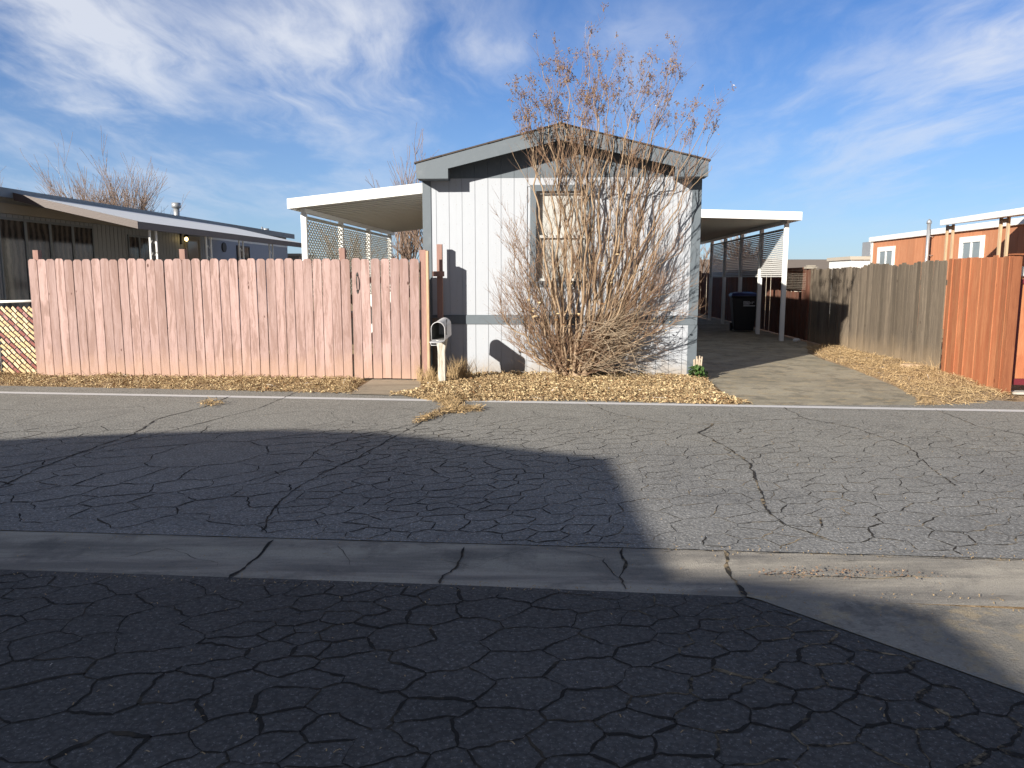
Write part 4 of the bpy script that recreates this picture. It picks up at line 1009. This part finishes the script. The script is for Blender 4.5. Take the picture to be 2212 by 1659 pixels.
for k_ in range(14):   # arching low laterals on both sides
    left = k_ % 2 == 0
    if left: p = [(1205 + rs.uniform(-5, 12), 800), (1165 + rs.uniform(-12, 12), rs.uniform(700, 785)), (0, 0), (1080 + rs.uniform(0, 50), rs.uniform(450, 770))]
    else: p = [(1272 + rs.uniform(-10, 5), 800), (1325 + rs.uniform(-12, 12), rs.uniform(690, 775)), (0, 0), (1400 + rs.uniform(0, 85), rs.uniform(470, 760))]
    p[2] = ((p[1][0] + p[3][0]) / 2 + rs.uniform(-5, 5), (p[1][1] + p[3][1]) / 2 + rs.uniform(-30, 10))
    stem(p, rs.uniform(.009, .018), .003, 16, 9, twiglen=.75)
# tangle of grey dead twigs low on the right side, and a dense woody heart
for i in range(150):
    a = A(rs.uniform(1235, 1340), rs.uniform(690, 800), SY + rs.uniform(-.25, .05))
    d = Vector((rs.uniform(.2, 1.0), rs.uniform(-.5, .2), rs.uniform(-.30, .55)))
    tp = grow(dead, a, d, rs.uniform(.35, 1.0), rs.uniform(.004, .009), up=rs.uniform(-.6, .7), wob=.15)
    for q in range(3):
        j = rs.randint(1, len(tp) - 2); grow(dead, tp[j], (tp[j + 1] - tp[j]) + Vector((rs.uniform(-.1, .1), rs.uniform(-.1, .1), rs.uniform(-.05, .1))), rs.uniform(.1, .3), .002, up=.1, wob=.18, sides=3)
for i in range(190):
    a = A(rs.uniform(1180, 1275), rs.uniform(740, 812), SY + rs.uniform(-.2, .1))
    sgn = -1 if a.x < .9 else 1
    d = Vector((sgn * rs.uniform(-.2, 1.0), rs.uniform(-.7, .2), rs.uniform(.0, .9)))
    tp = grow(twigs, a, d, rs.uniform(.3, .85), rs.uniform(.003, .007), up=.5, wob=.12)
    for q in range(3):
        j = rs.randint(1, len(tp) - 2); grow(twigs, tp[j], (tp[j + 1] - tp[j]) + Vector((rs.uniform(-.1, .1), rs.uniform(-.1, .1), rs.uniform(-.02, .1))), rs.uniform(.1, .3), .002, up=.3, wob=.15, sides=3)
for (u, r) in ((1210, .045), (1222, .03), (1245, .05), (1262, .045), (1236, .035), (1256, .03)):
    a = A(u, 822, SY + rs.uniform(-.05, .1)); a.z = -.02; top = A(u + (u - 1236) * .5 + rs.uniform(-6, 6), 735, SY + rs.uniform(-.1, .1))
    stems.tube(catm([a, lerp(a, top, .4) + Vector((rs.uniform(-.03, .03), 0, 0)), top], 5), [r * 1.3 - i * r * .06 for i in range(11)], 9)
SH = empty('bare_shrub', (1.0, SY, 0), 0, label='tall leafless multi-stemmed shrub in front of the white home', cat='shrub')
def shift(me, d): me.v = [(x_ - d[0], y - d[1], z - d[2]) for x_, y, z in me.v]
for me in (stems, twigs, seeds, dead): shift(me, (1.0, SY, 0))
stems.build('trunk', MAT['bark'], SH); twigs.build('twigs', MAT['twig'], SH); seeds.build('seed_heads', MAT['seed'], SH); dead.build('dead_twigs', MAT['greytwig'], SH)
# dry curled leaves still caught in it
m = M()
for i in range(150):
    c_ = rs.choice(((1310, 560, 40, 50), (1240, 780, 50, 30), (1150, 690, 50, 60), (1250, 700, 60, 60), (1420, 700, 50, 40)))
    p = A(rs.gauss(c_[0], c_[2] * .6), rs.gauss(c_[1], c_[3] * .6), SY + rs.uniform(-.3, .1))
    if p.z < .05: continue
    Mx = Matrix.Translation(p - Vector((1.0, SY, 0))) @ Matrix.Rotation(rs.uniform(0, 6.28), 4, 'Z') @ Matrix.Rotation(rs.uniform(0, 3), 4, 'X')
    L = rs.uniform(.02, .045); m.add([Mx @ Vector(q) for q in ((-L, 0, 0), (0, -L * .4, L * .3), (0, L * .4, L * .2), (L, 0, L * .2))], [(0, 1, 2), (1, 3, 2)])
m.build('dry_leaves', MAT['leaf'], SH)
# green weed and bleached stump at the home corner
wdp = Vector((2.92, 12.0, 0)); WE = empty('weed_plant', wdp, 0, label='small bright green weed at the right corner of the white home', cat='weed')
m = M()
for i in range(150):
    a = rs.uniform(0, 6.28); rr_ = rs.uniform(.0, .17); h_ = rs.uniform(.04, .30) * (1 - rr_ * 2.2)
    c_ = Vector((rr_ * math.cos(a) * 1.15, rr_ * math.sin(a), .03 + max(0.03, h_)))
    Mx = Matrix.Translation(c_) @ Matrix.Rotation(a, 4, 'Z') @ Matrix.Rotation(rs.uniform(-.2, 1.0), 4, 'Y') @ Matrix.Rotation(rs.gauss(0, .4), 4, 'X')
    L = rs.uniform(.03, .055); w_ = L * .62
    pts = [(-L, 0, 0), (-L * .4, -w_, .008), (L * .5, -w_ * .8, .0), (L, 0, -.01), (L * .5, w_ * .8, .0), (-L * .4, w_, .008), (0, 0, -.006)]
    m.add([Mx @ Vector(q) for q in pts], [(0, 1, 6), (1, 2, 6), (2, 3, 6), (3, 4, 6), (4, 5, 6), (5, 0, 6)], True)
m.build('leaves', MAT['green'], WE); WE.scale = (.8, .8, .75)
m = M()
for i in range(12): a = rs.uniform(0, 6.28); m.tube([(0, 0, 0), (.05 * math.cos(a), .05 * math.sin(a), .1), (.11 * math.cos(a), .11 * math.sin(a), .2)], .003, 4)
m.build('stalks', MAT['green'], WE)
ST = empty('cut_stump', (2.93, 12.13, 0), 0, label='bundle of bleached cut stems behind the green weed', cat='stump')
m = M()
for i in range(9):
    x_ = rs.uniform(-.08, .08); y_ = rs.uniform(-.04, .03); m.tube([(x_ * .6, y_, 0), (x_, y_, rs.uniform(.14, .2)), (x_ * 1.2, y_, rs.uniform(.24, .36))], [.016, .014, .012], 7)
m.build('stems', MAT['stump'], ST)
# dry grass tufts by the mailbox / gate post
def tuft(name, x_, y_, n, h, label, mat='straw', spread=.12):
    m = M()
    for i in range(n):
        a = rs.uniform(0, 6.28); r_ = abs(rs.gauss(0, spread * .5)); b0 = Vector((r_ * math.cos(a), r_ * math.sin(a) * .6, .0))
        ln = Vector((rs.gauss(0, .25), rs.gauss(0, .25), 1)).normalized(); H_ = h * rs.uniform(.4, 1.1); q = b0 + ln * H_ * .6; e = q + (ln + Vector((rs.gauss(0, .5), rs.gauss(0, .5), -.1))).normalized() * H_ * .5
        w_ = .0028; sx = Vector((math.sin(a) * w_, -math.cos(a) * w_, 0)) if rs.random() < .5 else Vector((w_, 0, 0))
        m.add([b0 - sx, b0 + sx, q + sx, q - sx, e], [(0, 1, 2, 3), (3, 2, 4)])
    o = m.build(name, MAT[mat]); o.location = (x_, y_, 0.0); tag(o, label, 'dry grass', 'dry grass tufts by posts and fences'); return o
tuft('grass_tuft', -.80, 11.75, 320, .38, 'dry twiggy grass tuft right of the mailbox post', spread=.26)
tuft('grass_tuft', -1.22, 11.45, 240, .26, 'dry grass tuft left of the mailbox post', spread=.16)
tuft('grass_tuft', -1.40, 11.70, 50, .30, 'thin dry grass tuft at the foot of the gate post', spread=.10)
tuft('grass_tuft', 6.95, 12.6, 26, .30, 'arching dry grass stems where the grey and orange fences meet', spread=.12)

# ================= left neighbour home
NL = empty('mobile_home', (-9.65, 14.4, 0), -TH, label='grey-blue mobile home with a sloping white awning at the left', cat='mobile home')
m = M(); m.box(-7, -.02, -2.2, 15.6, -.02, 3.09); m.build('wall', MAT['lb_siding'], NL)
m = M(); y = -2.2
while y < 15.5:
    bl = y > 8.9
    if not bl: m.box(-.02, .006, y + .004, y + .15, .05, 2.78)
    y += .16
m.build('siding', MAT['lb_siding'], NL)
m = M(); m.box(-.02, .012, 8.95, 15.6, .05, 2.72); m.build('blue_siding', MAT['blue_siding'], NL)
m = M(); m.box(-.02, .03, -2.2, 15.6, 2.79, 2.98); m.build('frieze', MAT['tan_siding'], NL)
m = M(); m.box(-.02, .02, 8.95, 15.6, 2.722, 2.785); m.build('white_band', MAT['white_metal'], NL)
m = M(); m.prism([(.22, -2.5, 3.10), (.22, -2.5, 3.22), (-3.5, -2.5, 3.68), (-7.2, -2.5, 3.22), (-7.2, -2.5, 3.10)], (0, 18.3, 0)); m.build('roof', MAT['lhroof'], NL)
m = M(); m.box(.222, .24, -2.5, 15.8, 3.06, 3.235); m.build('roof_edge', MAT['lhroof'], NL)
# awning
AW = M(); ay0, ay1 = .45, 9.9
AW.prism([(.245, ay0, 3.135), (2.60, ay0, 2.61), (2.60, ay0, 2.625), (.245, ay0, 3.15)], (0, ay1 - ay0, 0)); aw = AW.build('awning', MAT['awning_top'], NL)
m = M(); m.prism([(.245, ay0 - .03, 3.02), (2.63, ay0 - .03, 2.49), (2.63, ay0 - .03, 2.63), (.245, ay0 - .03, 3.165)], (0, .028, 0)); m.prism([(2.603, ay0, 2.49), (2.63, ay0, 2.49), (2.63, ay0, 2.625), (2.603, ay0, 2.625)], (0, ay1 - ay0, 0)); m.build('fascia', MAT['browntrim'], aw)
for y in (1.15, 3.55, 5.35, 7.35):
    m = M(); zt = 2.55
    for yy in (-.12, .12): m.box(2.50, 2.53, y + yy - .014, y + yy + .014, 0, zt)
    m.box(2.50, 2.53, y - .105, y + .105, zt - .04, zt - .015); z = .3
    while z < 2.3: m.tube([(2.515, y - .105, z), (2.515, y - .04, z + .09), (2.515, y + .04, z + .02), (2.515, y + .105, z + .11)], .006, 5); z += .24
    m.build('post', MAT['white_metal'], aw)
# windows / door on the side wall
def side_window(parent, y0, y1, z0, z1, panes, glass='glass', frame='lhroof', x=.0, curtain=False, s=1):
    m = M(); f = .05
    m.box(x, x + s * .035, y0, y1, z1 - f, z1) if s > 0 else m.box(x + s * .035, x, y0, y1, z1 - f, z1)
    X0, X1 = min(x, x + s * .035), max(x, x + s * .035)
    m.box(X0, X1, y0, y1, z0, z0 + f)
    for k in range(panes + 1):
        yy = y0 + (y1 - y0) * k / panes; a = max(y0, yy - f / 2 - .01); b2 = min(y1, yy + f / 2 + .01); m.box(X0, X1 - .001 * s if s > 0 else X1, a, b2, z0 + f, z1 - f)
    w_ = m.build('window', MAT[frame], parent)
    m = M(); X2, X3 = min(x + s * .008, x + s * .02), max(x + s * .008, x + s * .02); m.box(X2, X3, y0 + .01, y1 - .01, z0 + .01, z1 - .01); m.build('pane', MAT[glass], w_)
    return w_
MAT['glass_curt'] = None
def curtglass():
    m, t, b = newmat('glass over dark curtains'); co = t.n('ShaderNodeTexCoord').outputs['Object']
    sy = t.n('ShaderNodeSeparateXYZ', {0: co}).outputs[1]
    f = t.m('SINE', t.m('ADD', t.m('MULTIPLY', sy, 34.0), t.m('MULTIPLY', t.noise(co, 2.0, 3), 9.0)))
    t.put(b.inputs['Base Color'], t.mix(t.ramp(f, -1, 1), (.025, .022, .022), (.11, .095, .085))); b.inputs['Roughness'].default_value = .08; b.inputs['Specular IOR Level'].default_value = .5; return m
MAT['glass_curt'] = curtglass()
side_window(NL, .25, 3.2, .95, 2.72, 4, 'glass_curt')
side_window(NL, 4.6, 5.6, .6, 2.62, 2, 'glass_curt')
side_window(NL, 10.9, 11.9, 1.55, 2.62, 2, 'glass_curt', 'blackiron', x=.014)
m = M(); m.box(.008, .05, 7.45, 7.53, .6, 2.66); m.box(.008, .05, 8.25, 8.33, .6, 2.66); m.box(.008, .05, 7.45, 8.33, 2.661, 2.74); m.box(.007, .03, 7.53, 8.25, .6, 2.66); dr = m.build('door', MAT['tan_siding'], NL)
m = M(); m.box(.031, .036, 7.60, 8.18, .9, 2.6); m.build('door_pane', MAT['glass'], dr)
m = M(); m.box(.012, .05, 7.20, 7.26, 2.5, 2.8); m.tube([(.05, 7.23, 2.78), (.16, 7.23, 2.82), (.18, 7.23, 2.76)], .015, 6); m.tube([(.18, 7.23, 2.77), (.18, 7.23, 2.73), (.18, 7.23, 2.69)], [.02, .07, .075], 10); lp = m.build('porch_lamp', MAT['blackiron'], NL)
m = M(); m.tube([(.18, 7.23, 2.69), (.18, 7.23, 2.66), (.18, 7.23, 2.61), (.18, 7.23, 2.58)], [.02, .045, .045, .015], 10); m.build('bulb', MAT['bulb'], lp)
m = M(); m.tube([(.0, 9.95, 2.52), (.05, 9.95, 2.52)], .15, 18); m.build('vent_hole', MAT['blackiron'], NL)
m = M(); m.box(.04, .045, -.9, -.1, .9, 2.1); m.build('pale_panel', MAT['blue_siding'], NL)
m = M(); m.tube([(-.9, 8.9, 3.15), (-.9, 8.9, 3.62)], .085, 12); m.tube([(-.9, 8.9, 3.30), (-.9, 8.9, 3.34), (-.9, 8.9, 3.40)], [.17, .17, .09], 14); m.tube([(-.9, 8.9, 3.63), (-.9, 8.9, 3.78)], .13, 12); m.build('roof_vent', MAT['galv'], NL)
m = M(); m.tube([(-.4, 14.2, 3.1), (-.4, 14.2, 3.42)], .03, 8); m.build('roof_pipe', MAT['galv'], NL); m = M(); m.tube([(-.6, 15.1, 3.1), (-.6, 15.1, 3.32)], .08, 10); m.tube([(-.6, 15.1, 3.32), (-.6, 15.1, 3.42)], .11, 10); m.build('roof_pipe', MAT['galv'], NL)
# small post-like shed end past the home
m = M(); m.box(-9.2, -8.65, 31.6, 33.5, 0, 2.45); m.box(-9.25, -8.55, 31.5, 33.6, 2.45, 2.55); o = m.build('shed', MAT['plaster']); tag(o, 'narrow tan shed beyond the far end of the grey-blue home', 'shed')
# ================= right neighbour home (orange)
X0r = 13.3
NR = empty('mobile_home', (X0r, 20.0, 0), -TH, label='orange-brown mobile home with white roof trim beyond the grey fence', cat='mobile home')
m = M(); m.box(.02, 6.5, -9, 10.3, -.02, 2.95); m.build('wall_core', MAT['orange_wall'], NR)
m = M(); y = -9
while y < 10.25: m.box(-.006, .02, y + .004, min(y + .60, 10.3) - .004, .05, 2.95); y += .60
m.build('siding', MAT['orange_wall'], NR)
m = M(); m.box(-.10, 6.6, -9.2, 10.4, 2.952, 3.13); m.prism([(-.1, -9.2, 3.131), (6.6, -9.2, 3.131), (3.2, -9.2, 3.3)], (0, 19.6, 0)); m.build('roof', MAT['white_metal'], NR, .01)
m = M(); m.box(-.02, .12, 10.3, 10.36, 0, 2.95); m.box(-.02, .0, 10.18, 10.36, 0, 2.95); m.build('corner_trim', MAT['white_metal'], NR)
def rwin(y0, y1, z0, z1):
    m = M(); f = .17; m.box(-.05, -.008, y0, y1, z1 - f, z1); m.box(-.05, -.008, y0, y1, z0, z0 + f); m.box(-.049, -.008, y0, y0 + f, z0 + f, z1 - f); m.box(-.049, -.008, y1 - f, y1, z0 + f, z1 - f); yc = (y0 + y1) / 2; m.box(-.045, -.008, yc - .035, yc + .035, z0 + f, z1 - f)
    w_ = m.build('window', MAT['white_metal'], NR); m = M(); m.box(-.02, -.010, y0 + .02, y1 - .02, z0 + .02, z1 - .02); m.build('pane', MAT['glass_pale'], w_)
rwin(8.15, 9.65, 1.2, 2.72); rwin(2.2, 3.55, 1.1, 2.78)
m = M(); m.tube([(-.35, 5.0, 1.75), (-.22, 5.2, 1.95), (-.2, 5.25, 2.2), (-.2, 5.25, 3.3)], .055, 10); m.tube([(-.2, 5.25, 3.3), (-.2, 5.25, 3.38), (-.2, 5.25, 3.45)], [.075, .075, .02], 10); m.tube([(-.2, 5.25, 2.9), (0, 5.25, 2.9)], .012, 5); m.tube([(-.2, 5.25, 2.3), (0, 5.25, 2.3)], .012, 5); m.build('flue_pipe', MAT['galv'], NR)
m = M(); m.tube([(1.2, 1.5, 3.15), (1.2, 1.5, 3.75)], .05, 8); m.build('roof_pipe', MAT['blackiron'], NR)
m = M(); m.prism([(-.25, -2.5, 2.42), (-.008, -2.5, 2.42), (-.008, -2.5, 2.72), (-.12, -2.5, 2.70), (-.25, -2.5, 2.52)], (0, .8, 0)); m.build('vent_hood', MAT['white_metal'], NR, .01)
PR = empty('patio_cover', (X0r, 20.0, 0), -TH, label='white patio roof on pale wooden posts against the orange home', cat='patio cover')
m = M(); m.prism([(-2.35, -8, 2.90), (-.12, -8, 3.16), (-.12, -8, 3.28), (-2.35, -8, 3.04)], (0, 7.9, 0)); m.build('roof_pan', MAT['white_metal'], PR, .01)
for y in (-.3, -2.75, -5.2):
    m = M()
    for yy in (-.0, .30): m.box(-2.13, -2.085, y + yy - .04, y + yy + .04, 0, 2.92)
    m.box(-2.13, -2.085, y + .041, y + .259, 2.80, 2.89); m.build('post', MAT['tanwood'], PR, .003)
WS = empty('shed', (13.95, 32.3, 0), -TH, label='small white shed with a rooftop cooler left of the orange home', cat='shed')
m = M(); m.box(-.1, 1.6, -.6, 2, 0, 2.3); m.build('wall', MAT['white_metal'], WS); m = M(); m.box(-.18, 1.7, -.7, 2.1, 2.302, 2.44); m.build('roof', MAT['plaster'], WS)
m = M(); m.box(.75, 1.5, -.3, .6, 2.46, 3.05); m.box(.85, .89, -.33, -.302, 2.55, 2.95); m.build('cooler', MAT['galv'], WS, .02)
# basketball-like wire on the grey fence is faint: skip
# ================= far background
FH = empty('house', (18.5, 66, 0), R(-3), label='low distant house with a long brown shingle roof behind the grey fence', cat='house')
m = M(); m.box(-7, 12, 0, 8, 0, 2.3); m.build('wall', MAT['plaster'], FH)
m = M(); m.prism([(-8, -.6, 2.2), (-8, 4, 3.2), (-8, 8.6, 2.2)], (21, 0, 0)); m.build('roof', MAT['roofbrown'], FH)
m = M(); m.tube([(4.6, 3.0, 3.0), (4.6, 3.0, 3.7)], .05, 8); m.tube([(4.6, 3.0, 3.0), (4.6, 3.0, 3.3)], [.7, .06], 8); m.build('roof_vent', MAT['galv'], FH)
FB = empty('house', (8, 60, 0), R(2), label='distant brown-roofed house seen past the end of the driveway', cat='house')
m = M(); m.box(-4, 8, 0, 8, 0, 1.9); m.build('wall', MAT['plaster'], FB); m = M(); m.prism([(-5, -.6, 1.9), (-5, 4, 2.6), (-5, 8.6, 1.9)], (14, 0, 0)); m.build('roof', MAT['roofbrown'], FB)
# low hills
hm = M(); vs = []; nH = 90
for i in range(nH + 1):
    x_ = -420 + 840 * i / nH; h_ = 6 + 5 * mn.noise(Vector((x_ * .012, 3, 0))) + 2.0 * mn.noise(Vector((x_ * .05, 7, 0))) + (4 if x_ < 0 else 0)
    vs += [(x_, 330, -.5), (x_, 400, max(h_, 1.5)), (x_, 520, -.5)]
hm.add(vs, [(3 * i + k, 3 * i + 3 + k, 3 * i + 4 + k, 3 * i + 1 + k) for i in range(nH) for k in range(2)], True)
tag(hm.build('hills', MAT['hill']), kind='structure')
def baretree(x_, y_, H_, W, label, seed, nmain=16, z0=0.5, name='bare_tree', r0=.05, group='bare trees beyond the homes', tw=.006):
    r_ = random.Random(seed); tm, bm = M(), M()
    tm.tube([(0, 0, -.05), (.02, 0, z0 * .6), (0, .03, z0)], [r0 * 2.6, r0 * 2.2, r0 * 2], 9)
    def br(p, d, L, rad, lev):
        n = 7; pts = [p.copy()]; 
        for i in range(n):
            d = (d + Vector((r_.gauss(0, .07), r_.gauss(0, .07), r_.gauss(.02, .05)))).normalized(); p = p + d * L / n; pts.append(p.copy())
        bm.tube(pts, [max(tw * .5, rad * (1 - .75 * i / n)) for i in range(n + 1)], 4, cap=False)
        if lev > 0:
            for k in range(6 if lev > 1 else 7):
                j = r_.randint(1, n - 1); s_ = Vector((r_.uniform(-.8, .8), r_.uniform(-.8, .8), r_.uniform(0, .6))); br(pts[j], (pts[j + 1] - pts[j]).normalized() + s_ * .7, L * r_.uniform(.3, .6), rad * .45, lev - 1)
    for k in range(nmain):
        a = r_.uniform(0, 6.28); sp = r_.uniform(.1, 1.0) * W / H_; d = Vector((math.cos(a) * sp, math.sin(a) * sp * .7, 1)).normalized()
        br(Vector((0, 0, z0)), d, H_ * r_.uniform(.7, 1.0) / max(d.z, .6), r0, 2)
    E_ = empty(name, (x_, y_, 0), 0, label=label, cat='tree', group=group); tm.build('trunk', MAT['fartwig'], E_); bm.build('crown', MAT['fartwig'], E_)
baretree(-13.7, 27, 2.9, 2.6, 'wide leafless tree rising behind the grey-blue home roof', 5, nmain=60, z0=1.5, r0=.022, tw=.008)
baretree(-19.8, 30, 3.0, 1.6, 'small bare tree at the far left above the roof edge', 6, nmain=12, z0=1.5, r0=.018, tw=.007)
baretree(-4.6, 33, 4.6, 2.6, 'leafless tree seen through and above the patio cover', 7, nmain=15, z0=.8, tw=.014)
baretree(-2.9, 31, 3.4, 2.2, 'lower leafless tree against the white home seen under the patio cover', 8, nmain=14, z0=.5, tw=.014)
baretree(-6.0, 30, 2.6, 2.0, 'dense bare bush behind the lattice screens of the patio cover', 9, nmain=16, z0=.3, tw=.014)
baretree(11.6, 48, 2.6, 3.0, 'faint leafless tree beyond the end of the driveway', 10, nmain=12, z0=.8, tw=.02)
baretree(24.0, 80, 3.4, 2.0, 'small dark treetop above the distant brown roof', 12, nmain=16, z0=1.2, tw=.05)
# ================= home and added roof behind the camera: they throw the shade over the road
SB = empty('mobile_home', (-5.55, -.75, 0), 0, label='low-gabled mobile home across the road that shades the near road', cat='mobile home')
m = M(); m.box(-8.6, -.25, -14, -.3, 0, 3.2); m.build('wall', MAT['white_wall'], SB)
m = M(); m.prism([(.0, 0, 3.40), (0, 0, 3.30), (-9, 0, 3.30), (-9, 0, 3.42), (-7.2, 0, 3.66), (-5.6, 0, 3.93), (-4.4, 0, 4.0), (-3.2, 0, 3.93)], (0, -14.5, 0)); m.build('roof', MAT['shingle'], SB)
SC = empty('carport', (-5.5, -3.2, 0), 0, label='unseen flat roof added to cast shade on the concrete apron', cat='carport')
m = M(); m.prism([(0.2, .45, 3.05), (.90, .42, 3.05), (1.12, .36, 3.05), (1.36, .22, 3.05), (1.60, .11, 3.05), (1.71, -.02, 3.05), (1.72, -.2, 3.05), (1.74, -8, 3.05), (0.2, -8, 3.05)], (0, 0, .03)); m.build('roof_pan', MAT['white_metal'], SC)  # added roof, outlined so its edge gives the shade line on the apron
for px_, py_ in ((1.85, -.8), (1.85, -4), (1.85, -7.8)):
    m = M(); m.box(px_ - .05, px_ + .05, py_ - .05, py_ + .05, 0, 3.048); m.build('post', MAT['white_metal'], SC)
